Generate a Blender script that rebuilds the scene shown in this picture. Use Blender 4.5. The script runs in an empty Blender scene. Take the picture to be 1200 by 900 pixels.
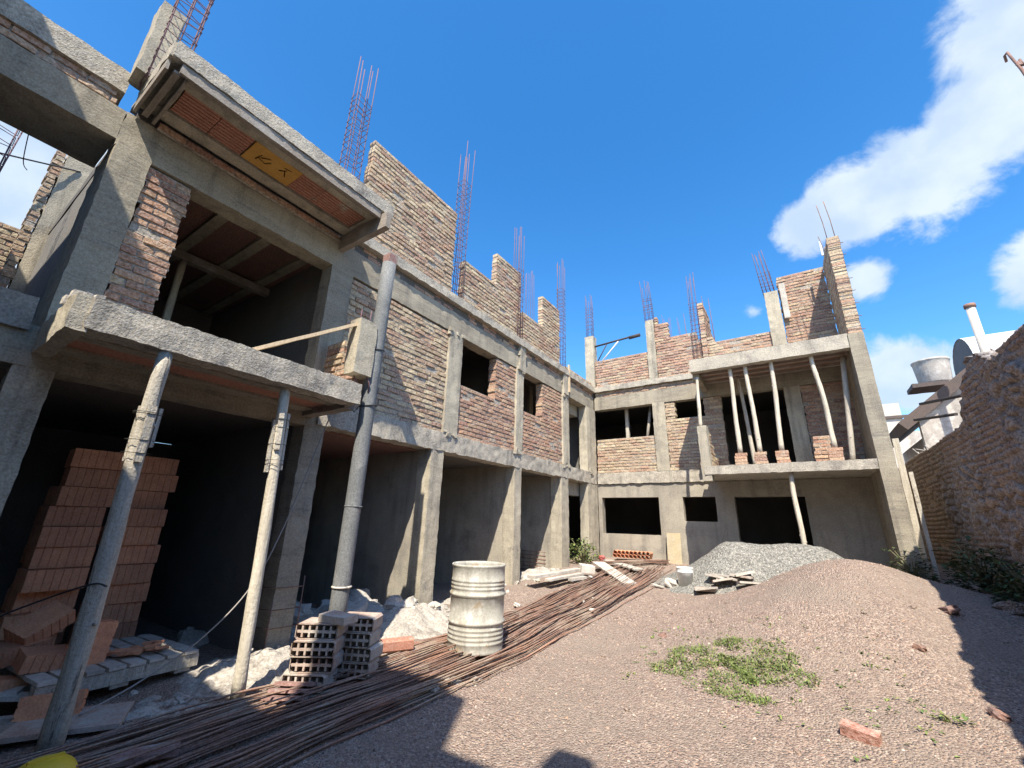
import bpy, math, random
from mathutils import Vector, Matrix, noise
R = random.Random(7)
sc = bpy.context.scene
COL = bpy.data.collections.new("courtyard"); sc.collection.children.link(COL)
V = Vector

# ------------------------------------------------------------------ mesh builder
class MB:
    def __init__(s):
        s.v = []; s.f = []; s.m = []; s.s = []; s.c = []
    def face(s, idx, m=0, smooth=False, c=(1, 1, 1)):
        s.f.append(tuple(idx)); s.m.append(m); s.s.append(smooth); s.c.append(c)
    def grid(s, o, a, b, na, nb, m=0, amp=0, freq=5, M=None, smooth=True, c=(1, 1, 1), lump=0):
        base = len(s.v)
        for i in range(na + 1):
            for j in range(nb + 1):
                p = o + a * (i / na) + b * (j / nb)
                if M is not None: p = M @ p
                if amp:
                    p = p + noise.noise_vector(p * freq) * amp + noise.noise_vector(p * freq * 3.1) * (amp * .4)
                if lump:
                    p = p + noise.noise_vector(p * 1.3) * lump
                s.v.append(p)
        for i in range(na):
            for j in range(nb):
                q = base + i * (nb + 1) + j
                s.face((q, q + nb + 1, q + nb + 2, q + 1), m, smooth, c)
    def box(s, p0, p1, res=.12, amp=.005, freq=6, M=None, m=0, c=(1, 1, 1), lump=0, nmax=70):
        p0 = V(p0); p1 = V(p1); d = p1 - p0
        n = [max(1, min(nmax, int(abs(d[i]) / res + .5))) for i in range(3)]
        X = V((d.x, 0, 0)); Y = V((0, d.y, 0)); Z = V((0, 0, d.z))
        k = dict(m=m, amp=amp, freq=freq, M=M, c=c, lump=lump)
        s.grid(p0, Y, X, n[1], n[0], **k); s.grid(p0 + Z, X, Y, n[0], n[1], **k)
        s.grid(p0, X, Z, n[0], n[2], **k); s.grid(p0 + Y, Z, X, n[2], n[0], **k)
        s.grid(p0, Z, Y, n[2], n[1], **k); s.grid(p0 + X, Y, Z, n[1], n[2], **k)
    def tube(s, pts, r, seg=8, m=0, c=(1, 1, 1), cap=True, wob=0):
        pts = [V(p) for p in pts]; n = len(pts)
        rr = r if isinstance(r, (list, tuple)) else [r] * n
        base = len(s.v); up = None
        for i, p in enumerate(pts):
            t = (pts[min(i + 1, n - 1)] - pts[max(i - 1, 0)]).normalized()
            if up is None:
                up = t.orthogonal().normalized()
            up = (up - t * up.dot(t)).normalized(); w = t.cross(up)
            for k in range(seg):
                a = 2 * math.pi * k / seg
                rad = rr[i]
                if wob: rad *= 1 + wob * noise.noise(V((math.cos(a), math.sin(a), i * .7 + p.x * 3)))
                s.v.append(p + (up * math.cos(a) + w * math.sin(a)) * rad)
        for i in range(n - 1):
            for k in range(seg):
                a = base + i * seg + k; b = base + i * seg + (k + 1) % seg
                s.face((a, b, b + seg, a + seg), m, True, c)
        if cap:
            s.face([base + k for k in range(seg)][::-1], m, False, c)
            s.face([base + (n - 1) * seg + k for k in range(seg)], m, False, c)
    def lathe(s, prof, seg=36, m=0, c=(1, 1, 1)):
        base = len(s.v); n = len(prof)
        for r, z in prof:
            for k in range(seg):
                a = 2 * math.pi * k / seg
                s.v.append(V((r * math.cos(a), r * math.sin(a), z)))
        for i in range(n - 1):
            for k in range(seg):
                a = base + i * seg + k; b = base + i * seg + (k + 1) % seg
                s.face((a, b, b + seg, a + seg), m, True, c)
    def prism(s, poly, z0, z1, m=0, c=(1, 1, 1), M=None):
        base = len(s.v); n = len(poly)
        for z in (z0, z1):
            for x, y in poly:
                p = V((x, y, z)); s.v.append(M @ p if M else p)
        s.face([base + i for i in range(n)][::-1], m, False, c); s.face([base + n + i for i in range(n)], m, False, c)
        for i in range(n):
            j = (i + 1) % n
            s.face((base + i, base + j, base + n + j, base + n + i), m, False, c)
    def build(s, name, mats, parent=None, loc=None):
        me = bpy.data.meshes.new(name)
        off = V((0, 0, 0))
        if loc is not None: off = V(loc)
        elif parent is not None:
            p = parent
            while p is not None: off = off + p.location; p = p.parent
        me.from_pydata([tuple(V(q) - off) for q in s.v], [], s.f)
        if not isinstance(mats, (list, tuple)): mats = [mats]
        for mm in mats: me.materials.append(mm)
        me.polygons.foreach_set("material_index", s.m)
        me.polygons.foreach_set("use_smooth", s.s)
        ca = me.color_attributes.new("Col", 'FLOAT_COLOR', 'CORNER')
        buf = []
        for f, c in zip(s.f, s.c): buf.extend((c[0], c[1], c[2], 1.0) * len(f))
        ca.data.foreach_set("color", buf)
        me.update()
        o = bpy.data.objects.new(name, me); COL.objects.link(o)
        if loc is not None: o.location = loc
        if parent is not None: o.parent = parent
        return o

def tag(o, label, cat, group=None, kind=None):
    o['label'] = label; o['category'] = cat
    if group: o['group'] = group
    if kind: o['kind'] = kind
    return o
def thing(name, label, cat, loc=(0, 0, 0), rz=0, group=None):
    o = bpy.data.objects.new(name, None); COL.objects.link(o); o.empty_display_size = .1
    o.location = loc; o.rotation_euler = (0, 0, rz)
    return tag(o, label, cat, group)
def dup(o, loc=None, rot=None, label=None, group=None, name=None):
    c = o.copy(); COL.objects.link(c)
    if loc is not None: c.location = loc
    if rot is not None: c.rotation_euler = rot
    if label: c['label'] = label
    if group: c['group'] = group
    for ch in list(o.children):
        k = ch.copy(); COL.objects.link(k); k.parent = c
        for g in ch.children:
            h = g.copy(); COL.objects.link(h); h.parent = k
    return c

# ------------------------------------------------------------------ materials
def material(name, base, var=None, scale=6, blotch=None, bscale=1.6, bthr=(.5, .62), fine=.25, fscale=60,
             rough=.9, bump=.4, bdist=.01, attr=False, objrand=0, metal=0, stretch=None, cells=None, spots=None, spec=.3, cbump=1.2, streak=None):
    m = bpy.data.materials.new(name); m.use_nodes = True
    nt = m.node_tree; N = nt.nodes; L = nt.links
    b = N["Principled BSDF"]; b.inputs["Roughness"].default_value = rough; b.inputs["Metallic"].default_value = metal
    b.inputs["Specular IOR Level"].default_value = spec
    geo = N.new("ShaderNodeNewGeometry"); pos = geo.outputs["Position"]
    if stretch:
        tc = N.new("ShaderNodeTexCoord")
        mp = N.new("ShaderNodeMapping"); mp.inputs["Scale"].default_value = stretch
        L.new(tc.outputs["Object"], mp.inputs["Vector"]); pos_s = mp.outputs["Vector"]
    else: pos_s = pos
    def nz(sc_, det=6, vec=None, ro=.6):
        n = N.new("ShaderNodeTexNoise"); n.inputs["Scale"].default_value = sc_; n.inputs["Detail"].default_value = det
        n.inputs["Roughness"].default_value = ro; L.new(vec or pos, n.inputs["Vector"]); return n.outputs["Fac"]
    def ramp(fac, a, z):
        r = N.new("ShaderNodeMapRange"); r.inputs[1].default_value = a; r.inputs[2].default_value = z
        L.new(fac, r.inputs[0]); return r.outputs[0]
    def mix(f, a, c, mode='MIX'):
        x = N.new("ShaderNodeMix"); x.data_type = 'RGBA'; x.blend_type = mode
        if isinstance(f, float): x.inputs[0].default_value = f
        else: L.new(f, x.inputs[0])
        for i, q in ((6, a), (7, c)):
            if isinstance(q, tuple): x.inputs[i].default_value = (*q, 1)
            else: L.new(q, x.inputs[i])
        return x.outputs[2]
    col = tuple(base)
    n1 = nz(scale, 8, pos_s)
    if var: col = mix(ramp(n1, .35, .65), col, tuple(var))
    if cells:   # granular stones: list of colours over voronoi cells
        vo = N.new("ShaderNodeTexVoronoi"); vo.inputs["Scale"].default_value = cells[0]; L.new(pos, vo.inputs["Vector"])
        sx = N.new("ShaderNodeSeparateColor"); L.new(vo.outputs["Color"], sx.inputs[0])
        cr = N.new("ShaderNodeValToRGB"); el = cr.color_ramp.elements
        cols = cells[1]
        el[0].position = 0; el[0].color = (*cols[0], 1); el[1].position = 1; el[1].color = (*cols[-1], 1)
        for i, q in enumerate(cols[1:-1]):
            e = el.new((i + 1) / (len(cols) - 1)); e.color = (*q, 1)
        L.new(sx.outputs[0], cr.inputs[0])
        col = mix(cells[2], col, cr.outputs[0])
    if attr:
        at = N.new("ShaderNodeAttribute"); at.attribute_name = "Col"
        col = mix(1.0, col, at.outputs["Color"], 'MULTIPLY')
    if objrand:
        oi = N.new("ShaderNodeObjectInfo")
        hs = N.new("ShaderNodeHueSaturation")
        mr = N.new("ShaderNodeMapRange"); mr.inputs[3].default_value = 1 - objrand; mr.inputs[4].default_value = 1 + objrand
        L.new(oi.outputs["Random"], mr.inputs[0]); L.new(mr.outputs[0], hs.inputs["Value"])
        if isinstance(col, tuple): hs.inputs["Color"].default_value = (*col, 1)
        else: L.new(col, hs.inputs["Color"])
        col = hs.outputs[0]
    if blotch:
        col = mix(ramp(nz(bscale, 9, None, .65), *bthr), col, tuple(blotch))
    if spots:
        col = mix(ramp(nz(spots[1], 10, pos_s if stretch else None, .7), *spots[2]), col, tuple(spots[0]))
    if streak:
        sp_ = N.new("ShaderNodeMapping"); sp_.inputs["Scale"].default_value = streak[1]; L.new(pos, sp_.inputs["Vector"])
        col = mix(ramp(nz(1.0, 7, sp_.outputs["Vector"], .6), .50, .68), col, mix(streak[0], col, (.07, .06, .048)))
    nf = nz(fscale, 4)
    col = mix(ramp(nf, .3, .7), mix(fine, col, (0, 0, 0)), mix(fine * .5, col, (1, 1, 1))) if fine else col
    if isinstance(col, tuple): b.inputs["Base Color"].default_value = (*col, 1)
    else: L.new(col, b.inputs["Base Color"])
    if bump:
        ad = N.new("ShaderNodeMath"); ad.operation = 'ADD'; L.new(n1, ad.inputs[0])
        mu = N.new("ShaderNodeMath"); mu.operation = 'MULTIPLY'; mu.inputs[1].default_value = .5; L.new(nf, mu.inputs[0]); L.new(mu.outputs[0], ad.inputs[1])
        h = ad.outputs[0]
        if cells:
            ad2 = N.new("ShaderNodeMath"); ad2.operation = 'SUBTRACT'; L.new(h, ad2.inputs[0])
            m3 = N.new("ShaderNodeMath"); m3.operation = 'MULTIPLY'; m3.inputs[1].default_value = cbump
            L.new(vo.outputs["Distance"], m3.inputs[0]); L.new(m3.outputs[0], ad2.inputs[1]); h = ad2.outputs[0]
        bp = N.new("ShaderNodeBump"); bp.inputs["Strength"].default_value = bump; bp.inputs["Distance"].default_value = bdist
        L.new(h, bp.inputs["Height"]); L.new(bp.outputs[0], b.inputs["Normal"])
    return m

M = {}
AGG = [(.58, .53, .44), (.42, .38, .31), (.66, .61, .52), (.30, .27, .22), (.50, .46, .38), (.72, .68, .60), (.36, .32, .27)]
M['concrete'] = material('rough_concrete', (.44, .38, .27), (.31, .27, .195), 4.5, (.50, .44, .325), 1.6, (.48, .62), .28, 60, .95, .9, .014, spots=((.20, .18, .145), 2.3, (.56, .68)), cells=(90, AGG, .12), cbump=.1, streak=(.5, (7, 7, .7)))
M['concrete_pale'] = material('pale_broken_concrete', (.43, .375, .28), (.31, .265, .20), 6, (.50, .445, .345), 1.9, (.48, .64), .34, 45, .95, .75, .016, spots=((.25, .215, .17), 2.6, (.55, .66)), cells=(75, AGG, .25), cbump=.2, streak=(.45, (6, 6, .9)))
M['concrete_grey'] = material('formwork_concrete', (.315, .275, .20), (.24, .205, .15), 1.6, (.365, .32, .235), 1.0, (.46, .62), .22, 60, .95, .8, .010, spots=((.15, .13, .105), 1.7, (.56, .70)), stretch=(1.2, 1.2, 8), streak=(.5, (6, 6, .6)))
M['plaster'] = material('cement_plaster', (.335, .295, .23), (.27, .24, .19), 3, (.41, .365, .285), .9, (.46, .64), .24, 60, .95, .8, .012, spots=((.20, .18, .15), 1.5, (.57, .70)), streak=(.4, (5, 5, .6)))
M['dark_plaster'] = material('shade_darkened_plaster', (.155, .145, .13), (.115, .108, .10), 3, (.19, .175, .16), 1.5, (.5, .7), .2, 60, .95, .4, .01)  # interior plaster darkened, the deep shade of the rooms put into its colour
M['soffit_dark'] = material('room_ceiling', (.10, .09, .08), (.08, .07, .06), 4, None, fine=.2, bump=.4)  # slab concrete darkened to dim the rooms and cut bounced light
M['brick'] = material('common_brick', (1, .98, .94), (.84, .80, .75), 18, (.47, .37, .26), 2.9, (.57, .68), .42, 38, .95, 1, .016, attr=True, spots=((.24, .20, .16), 7, (.60, .70)))
M['mortar'] = material('lime_mortar', (.43, .36, .275), (.29, .24, .185), 9, None, fine=.45, fscale=35, bump=1, bdist=.015)
M['brick_old'] = material('old_dark_brick', (.78, .74, .72), (.5, .47, .46), 8, (.30, .24, .19), 2.3, (.54, .66), .45, 30, .97, 1, .02, attr=True)
M['clay'] = material('red_clay_block', (.74, .31, .145), (.60, .235, .11), 9, None, fine=.2, fscale=70, rough=.85, bump=.3, objrand=.22)
M['clay_dusty'] = material('dusty_clay_block', (.44, .34, .275), (.36, .225, .165), 5, (.50, .45, .385), 4, (.46, .6), .25, 70, .9, .4, .008, objrand=.15)
M['clay_dark'] = material('shade_darkened_ceiling_tile', (.20, .075, .05), (.15, .06, .045), 7, None, fine=.25, fscale=50, bump=.5)  # red clay tile darkened to carry the shade under the ceilings
M['clay_soffit'] = material('clay_soffit_tile', (.48, .19, .11), (.38, .15, .09), 7, (.46, .38, .30), 3, (.60, .7), .25, 50, .9, .5, .01)
M['clay_red'] = material('dull_red_tile', (.30, .15, .12), (.24, .12, .10), 9, (.36, .30, .27), 5, (.5, .65), .25, 60, .9, .4, .01)
M['wood_grey'] = material('weathered_pole', (.54, .49, .405), (.37, .33, .265), 2, None, fine=.2, fscale=50, bump=.9, bdist=.02, stretch=(14, 14, 1.0), spots=((.12, .10, .075), 1.4, (.60, .66)))
M['wood_pale'] = material('peeled_pale_log', (.66, .60, .49), (.50, .44, .34), 2, None, fine=.15, fscale=40, bump=.7, bdist=.02, stretch=(14, 14, 1.2), spots=((.22, .175, .12), 1.5, (.62, .67)))
M['wood_fresh'] = material('fresh_pine', (.72, .56, .36), (.58, .43, .27), 4, None, fine=.1, bump=.3, stretch=(12, 12, 1.5))
M['wood_board'] = material('grey_formwork_board', (.30, .25, .20), (.20, .165, .13), 4, (.36, .33, .29), 2.5, (.5, .65), .2, 60, .9, .5, .008, stretch=(2, 12, 12))
M['wood_white'] = material('cement_washed_board', (.52, .475, .41), (.36, .32, .27), 5, (.62, .58, .52), 3, (.5, .65), .25, 50, .9, .5, .01)
M['yellow_board'] = material('yellow_shuttering_board', (.60, .33, .07), (.52, .27, .05), 5, None, fine=.1, bump=.2)
M['ink'] = material('worn_black_paint', (.09, .055, .02), fine=0, bump=0)
M['rust'] = material('rusty_rebar', (.20, .085, .055), (.11, .055, .045), 8, (.27, .13, .075), 3, (.5, .6), .25, 90, .85, .5, .004, metal=.0, objrand=.25)
M['rust_pile'] = material('rusty_rebar_on_ground', (.29, .135, .075), (.15, .075, .048), 4, (.32, .235, .165), 2.2, (.49, .62), .25, 70, .85, .5, .004, objrand=.35)
M['cage'] = material('rebar_cage_steel', (.17, .085, .10), (.12, .06, .075), 8, None, fine=.1, rough=.7, bump=.2)
M['zinc'] = material('zinc_grey_pipe', (.145, .152, .155), (.11, .118, .122), 3, (.21, .215, .21), 5, (.55, .68), .2, 60, .75, .4, .004, spots=((.34, .22, .13), 1.7, (.66, .72)))
M['drum'] = material('cement_splashed_drum', (.47, .45, .385), (.37, .355, .30), 5, (.57, .555, .50), 7, (.52, .64), .2, 50, .7, .35, .004, spots=((.38, .26, .13), 4.6, (.57, .68)), streak=(.35, (9, 9, 1.2)))
M['white_pl'] = material('white_plastic', (.72, .72, .70), (.60, .60, .57), 8, None, fine=.08, rough=.5, bump=.1)
M['rubble'] = material('broken_rubble', (.50, .455, .39), (.37, .33, .28), 7, (.60, .56, .50), 3, (.5, .6), .3, 50, .95, .8, .015, objrand=.2)
M['rubble_dust'] = material('cement_dust', (.48, .435, .37), (.33, .29, .24), 6, (.25, .21, .17), 3, (.55, .66), .35, 40, .97, 1, .03)
M['yellow'] = material('yellow_plastic', (.80, .52, .02), (.72, .45, .02), 4, None, fine=.08, rough=.4, bump=.05, spec=.5)
M['cable'] = material('black_cable', (.04, .04, .04), fine=0, bump=0, rough=.6)
M['cable_grey'] = material('grey_cable', (.30, .28, .26), fine=0, bump=0, rough=.6)
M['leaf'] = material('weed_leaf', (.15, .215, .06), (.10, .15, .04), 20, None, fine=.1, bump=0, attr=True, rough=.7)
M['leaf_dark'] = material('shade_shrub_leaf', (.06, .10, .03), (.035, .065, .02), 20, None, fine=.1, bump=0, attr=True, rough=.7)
M['stem'] = material('plant_stem', (.20, .18, .09), fine=.1, bump=0)
M['steel_dark'] = material('dark_steel', (.045, .035, .033), fine=.1, bump=0, rough=.85)
M['asbestos'] = material('fibre_cement_tank', (.50, .45, .40), (.36, .32, .285), 4, (.58, .54, .49), 6, (.5, .6), .2, 40, .9, .3, .01, streak=(.45, (5, 5, .4)))
M['house_white'] = material('whitewashed_wall', (.60, .55, .48), (.50, .45, .39), 3, (.66, .62, .56), 2, (.5, .65), .15, bump=.2)
M['tile_roof'] = material('brown_tile_roof', (.085, .05, .038), (.06, .038, .03), 7, None, fine=.2, bump=.5, stretch=None)
M['sheet'] = material('corrugated_sheet', (.60, .61, .62), (.50, .51, .52), 3, None, fine=.08, rough=.5, bump=.1)
PINK = [(.43, .265, .175), (.12, .078, .058), (.53, .375, .275), (.25, .155, .11), (.62, .50, .40), (.30, .18, .135), (.075, .052, .042), (.42, .265, .195), (.19, .12, .09)]
GREY = [(.26, .25, .215), (.10, .10, .088), (.38, .36, .31), (.19, .185, .165), (.50, .48, .42), (.13, .125, .11)]
M['gravel'] = material('pink_gravel', (.41, .26, .165), (.34, .215, .137), 2.2, (.31, .225, .165), .65, (.44, .66), .35, 120, .97, 1, .02, cells=(56, PINK, .84))
M['gravel_grey'] = material('grey_crushed_stone', (.25, .24, .21), (.2, .19, .17), 3, None, fine=.25, fscale=120, rough=.97, bump=1, bdist=.03, cells=(36, GREY, .95))

# ------------------------------------------------------------------ terrain
def bumpf(x, y, x0, y0, sx, sy):
    return math.exp(-((x - x0) / sx) ** 2 - ((y - y0) / sy) ** 2)
def gz(x, y):
    t = max(0, min(1, (y - 4) / 8.5)); z = .66 * t ** 1.4
    w = max(0, min(1, (y - .6) / 1.6)) * max(0, min(1, (11.5 - y) / 2))
    z += .13 * math.exp(-((x + 4.95) / .5) ** 2) * w
    z += .06 * math.exp(-((x + 3.7) / .8) ** 2)
    z += .80 * bumpf(x, y, .48, 8.6, 1.35, 1.9) + .12 * bumpf(x, y, -.6, 6.6, 1.4, 1.3)
    if x > 1: z += .22 * (1 - math.exp(-((x - 1) / .8) ** 2)) * max(0, min(1, (y - 4) / 4))
    near = 1 if (-6 < x < 3 and -1 < y < 13) else .3
    z += near * (.03 * noise.noise(V((x * 1.1, y * 1.1, 0))) + .022 * noise.noise(V((x * 3.4, y * 3.4, 3))) + .009 * noise.noise(V((x * 11, y * 11, 3))))
    return z
def frange(a, b, st):
    n = int((b - a) / st + .5); return [a + (b - a) * i / n for i in range(n)]
xs = [-80, -40, -20] + frange(-12, -5.4, .5) + frange(-5.4, 2.6, .055) + frange(2.6, 6, .6) + [6, 12, 25, 50, 90]
ys = [-80, -40, -20, -8, -4, -2] + frange(-1, 12.6, .055) + frange(12.6, 18, .6) + [18, 25, 40, 70, 120]
g = MB()
for x in xs:
    for y in ys: g.v.append(V((x, y, gz(x, y))))
ny = len(ys)
for i in range(len(xs) - 1):
    for j in range(ny - 1):
        a = i * ny + j; g.face((a, a + ny, a + ny + 1, a + 1), 0, True)
ground = g.build('ground', M['gravel']); ground['kind'] = 'structure'

# grey crushed-stone heap
h = MB(); hx = frange(-3.6, 1.3, .05); hy = frange(8.2, 12.0, .05); ok = {}
def heap_z(x, y):
    dx = max(0, abs(x + .66) - .74)
    z = .66 * max(0, min(1, (y - 4) / 8.5)) ** 1.4 - .05 + .84 * math.exp(-(dx / .85) ** 1.7 - (abs(y - 10.25) / 1.0) ** 1.9)
    return z + .03 * noise.noise(V((x * 2, y * 2, 5))) + .018 * noise.noise(V((x * 9, y * 9, 1)))
for i, x in enumerate(hx):
    for j, y in enumerate(hy):
        ok[i, j] = len(h.v); h.v.append(V((x, y, heap_z(x, y))))
for i in range(len(hx) - 1):
    for j in range(len(hy) - 1):
        if heap_z(hx[i], hy[j]) > gz(hx[i], hy[j]) - .08:
            h.face((ok[i, j], ok[i + 1, j], ok[i + 1, j + 1], ok[i, j + 1]), 0, True)
tag(h.build('gravel_heap', M['gravel_grey']), 'heap of grey crushed stone piled below the balcony doorway', 'gravel heap', kind='stuff')

# ------------------------------------------------------------------ the building
B = thing('unfinished_building', 'unfinished brick and concrete building round the courtyard, rebar above its roof', 'building')
TONE = {
    'tan': [(.50, .345, .225), (.55, .41, .28), (.44, .265, .17), (.60, .47, .335), (.48, .32, .21), (.42, .225, .14)],
    'pink': [(.52, .27, .17), (.47, .225, .135), (.56, .335, .22), (.44, .225, .145), (.52, .315, .21), (.40, .17, .105)],
    'red': [(.45, .215, .13), (.39, .165, .10), (.50, .285, .185), (.48, .265, .175), (.36, .17, .115), (.51, .355, .24)],
    'old': [(.47, .27, .165), (.40, .215, .135), (.50, .315, .20), (.35, .20, .125), (.44, .27, .175)],
}
for k_, (r_, g_, b_) in dict(tan=(1, 1.01, .88), pink=(1.0, 1.03, .88), red=(1.0, 1.04, .88), old=(1.16, 1.18, 1.06)).items():
    TONE[k_] = [(c[0] * r_, c[1] * g_, c[2] * b_) for c in TONE[k_]]
CH = .083
def brick_wall(O, U, N, Lw, zb, tops, openings=(), thick=.2, tone='tan', seed=1, name='brick_wall', parent=None, mats=None, rough=1.0, build=True, mb=None):
    """courses of single bricks with mortar squeezing out; s runs along U, tops=[(s0,s1,z)]"""
    rr = random.Random(seed); O = V(O); U = V(U); N = V(N); mb = mb or MB(); cols = TONE[tone]
    zmax = max(t[2] for t in tops); k = 0; z = zb
    bh = CH - .02
    def P(s, d, zz): return O + U * s + N * d + V((0, 0, zz))
    while z + bh < zmax + .02:
        iv = []
        for (a, b, t) in tops:
            if z + bh <= t + .03:
                if iv and abs(iv[-1][1] - a) < 1e-4: iv[-1][1] = b
                else: iv.append([a, b])
        for (a, b, z0, z1) in openings:
            if z + bh * .6 > z0 and z + bh * .4 < z1:
                nv = []
                for p, q in iv:
                    if b <= p or a >= q: nv.append([p, q])
                    else:
                        if a > p: nv.append([p, a])
                        if b < q: nv.append([b, q])
                iv = nv
        for p, q in iv:
            if q - p < .05: continue
            pe = p + rr.uniform(-.012, .022) * rough; qe = q + rr.uniform(-.022, .012) * rough
            # mortar core of the course
            mb.box(P(pe + .012, -thick, z - .01), P(pe + .012, -thick, z - .01), amp=0) if False else None
            c0 = P(pe + .012, -.012, z - .012); a = U * (qe - pe - .024); dn = N * -(thick - .024)
            zz = V((0, 0, bh + .024))
            for (o_, a_, b_) in ((c0, a, zz), (c0 + dn, zz, a), (c0 + zz, a, dn), (c0, zz, dn), (c0 + a, dn, zz), (c0, dn, a)):
                mb.grid(o_, a_, b_, 1, 1, m=1, smooth=False)
            # mortar ribbon in the bed joint below
            n = max(2, int((q - p) / .055)); base = len(mb.v)
            for i in range(n + 1):
                s_ = pe + (qe - pe) * i / n
                w = noise.noise(V((s_ * 6.3 + seed, z * 13, seed))) * .6 + noise.noise(V((s_ * 17, z * 31, seed))) * .5
                out = -.009 + .017 * w * rough
                zc = z - .010 + rr.uniform(-.004, .004)
                for dz, d in ((-.014, -.016), (-.005, out), (.005, out - .002), (.014, -.016)):
                    mb.v.append(P(s_, d, zc + dz))
            for i in range(n):
                for j in range(3):
                    q0 = base + i * 4 + j
                    mb.face((q0, q0 + 4, q0 + 5, q0 + 1), 1, True)
            # bricks
            s0 = pe; first = True
            st = .128 if k % 2 else .25
            st *= rr.uniform(.9, 1.05)
            while s0 < qe - .03:
                s1 = min(qe, s0 + (st if first else rr.uniform(.222, .262))); first = False
                if qe - s1 < .05: s1 = qe
                g0, g1 = s0 + .006, s1 - .008
                if g1 - g0 > .03:
                    f = rr.uniform(-.006, .012) * rough; c = rr.choice(cols); v_ = rr.uniform(.82, 1.18); c = tuple(min(.8, x * v_) for x in c)
                    if rr.random() < .03 * rough: f -= .02
                    zl = z + rr.uniform(-.004, .003); zh = z + bh + rr.uniform(-.004, .003); tl = rr.uniform(-.0035, .0035) * rough
                    nx = max(1, int((g1 - g0) / .055)); b0 = len(mb.v)
                    for i in range(nx + 1):
                        for j in range(4):
                            s_ = g0 + (g1 - g0) * i / nx; tz = (0, .09, .91, 1)[j]
                            zz_ = zl + (zh - zl) * tz + tl * (i / nx - .5)
                            d = f - (.005 if j in (0, 3) else 0) - (.004 if i in (0, nx) else 0) + rr.uniform(-.0025, .0025) * rough
                            mb.v.append(P(s_, d, zz_))
                    for i in range(nx):
                        for j in range(3):
                            q0 = b0 + i * 4 + j; mb.face((q0, q0 + 4, q0 + 5, q0 + 1), 0, False, c)
                    # sides back through the wall
                    back = -thick + rr.uniform(0, .012)
                    A = [P(g0, f - .007, zl), P(g1, f - .007, zl), P(g1, f - .007, zh), P(g0, f - .007, zh)]
                    Bk = [P(g0, back, zl), P(g1, back, zl), P(g1, back, zh), P(g0, back, zh)]
                    b1 = len(mb.v); mb.v.extend(A + Bk)
                    for (i, j) in ((0, 1), (1, 2), (2, 3), (3, 0)):
                        mb.face((b1 + j, b1 + i, b1 + 4 + i, b1 + 4 + j), 0, False, c)
                    mb.face((b1 + 4, b1 + 7, b1 + 6, b1 + 5), 0, False, c)
                s0 = s1
        z += CH; k += 1
    if build: return mb.build(name, mats or [M['brick'], M['mortar']], parent or B)
    return mb

def part(name, mat, boxes, parent=None, label=None, **kw):
    mb = MB()
    for b in boxes:
        k = dict(kw)
        if len(b) > 2: k.update(b[2])
        mb.box(b[0], b[1], **k)
    o = mb.build(name, mat, parent or B)
    if label: o['label'] = label
    return o

# --- left wing structure, facade plane x=-5
X0 = -5.0
def beam_rough(name, mat, p0, p1, **kw): return part(name, mat, [(p0, p1)], **kw)
# floor slabs and roof slabs
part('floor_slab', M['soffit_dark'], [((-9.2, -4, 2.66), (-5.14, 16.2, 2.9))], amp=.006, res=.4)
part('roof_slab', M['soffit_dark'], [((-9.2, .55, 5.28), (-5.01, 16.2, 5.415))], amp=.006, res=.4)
# facade slab edge (rough band between storeys), nearest stretch sits behind the balcony
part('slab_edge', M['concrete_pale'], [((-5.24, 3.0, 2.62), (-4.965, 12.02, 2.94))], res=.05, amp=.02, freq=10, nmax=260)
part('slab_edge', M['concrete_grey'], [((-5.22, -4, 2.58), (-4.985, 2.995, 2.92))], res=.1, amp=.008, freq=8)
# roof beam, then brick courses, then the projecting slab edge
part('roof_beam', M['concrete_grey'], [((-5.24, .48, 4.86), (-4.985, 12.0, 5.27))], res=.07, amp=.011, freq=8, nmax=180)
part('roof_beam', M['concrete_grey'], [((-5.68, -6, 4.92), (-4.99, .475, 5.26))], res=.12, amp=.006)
part('roof_edge', M['concrete_pale'], [((-5.22, 2.98, 5.42), (-4.90, 12.0, 5.585))], res=.06, amp=.016, freq=8, nmax=220)
part('coping', M['concrete_pale'], [((-5.3, -6, 5.43), (-4.97, .42, 5.68))], res=.08, amp=.01, freq=7)
brick_wall((X0 - .012, -6, 0), (0, 1, 0), (1, 0, 0), 18, 5.285, [(0, 6.4, 5.44), (8.9, 18, 5.42)], tone='pink', seed=3, rough=1.4)

# columns with rebar cages standing out of the roof
def cage(parent, cx, cy, z0, z1, wx=.16, wy=.24, n=3, tie=.14, tieto=.7, lean=(0, 0), r=.0075, seed=0, name='rebar_cage', swap=False):
    rr = random.Random(seed + 11); mb = MB()
    H = z1 - z0
    bars = []
    for i in range(n):
        for sx in (-1, 1): bars.append((sx * wx / 2, (i / (n - 1) - .5) * wy) if not swap else ((i / (n - 1) - .5) * wx, sx * wy / 2))
    for (dx, dy) in bars:
        t = z1 - rr.uniform(0, .28) * min(1, H / 2); j = rr.uniform(-.03, .03); j2 = rr.uniform(-.03, .03)
        pts = [V((cx + dx + lean[0] * f + j * f * f, cy + dy + lean[1] * f + j2 * f * f, z0 + (t - z0) * f)) for f in (0, .35, .7, 1)]
        mb.tube(pts, r, 5)
    z = z0 + .03
    while z < z0 + H * tieto:
        f = (z - z0) / H; tl = rr.uniform(-.03, .03)
        c = [V((cx + lean[0] * f + sx * (wx / 2 + .008), cy + lean[1] * f + sy * (wy / 2 + .008), z + tl * sy + rr.uniform(-.015, .015))) for sx, sy in ((-1, -1), (1, -1), (1, 1), (-1, 1))]
        for a, b in zip(c, c[1:] + c[:1]): mb.tube([a, b], r * .62, 4, cap=False)
        z += tie * rr.uniform(.75, 1.25)
    return mb.build(name, M['cage'], parent)
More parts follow.
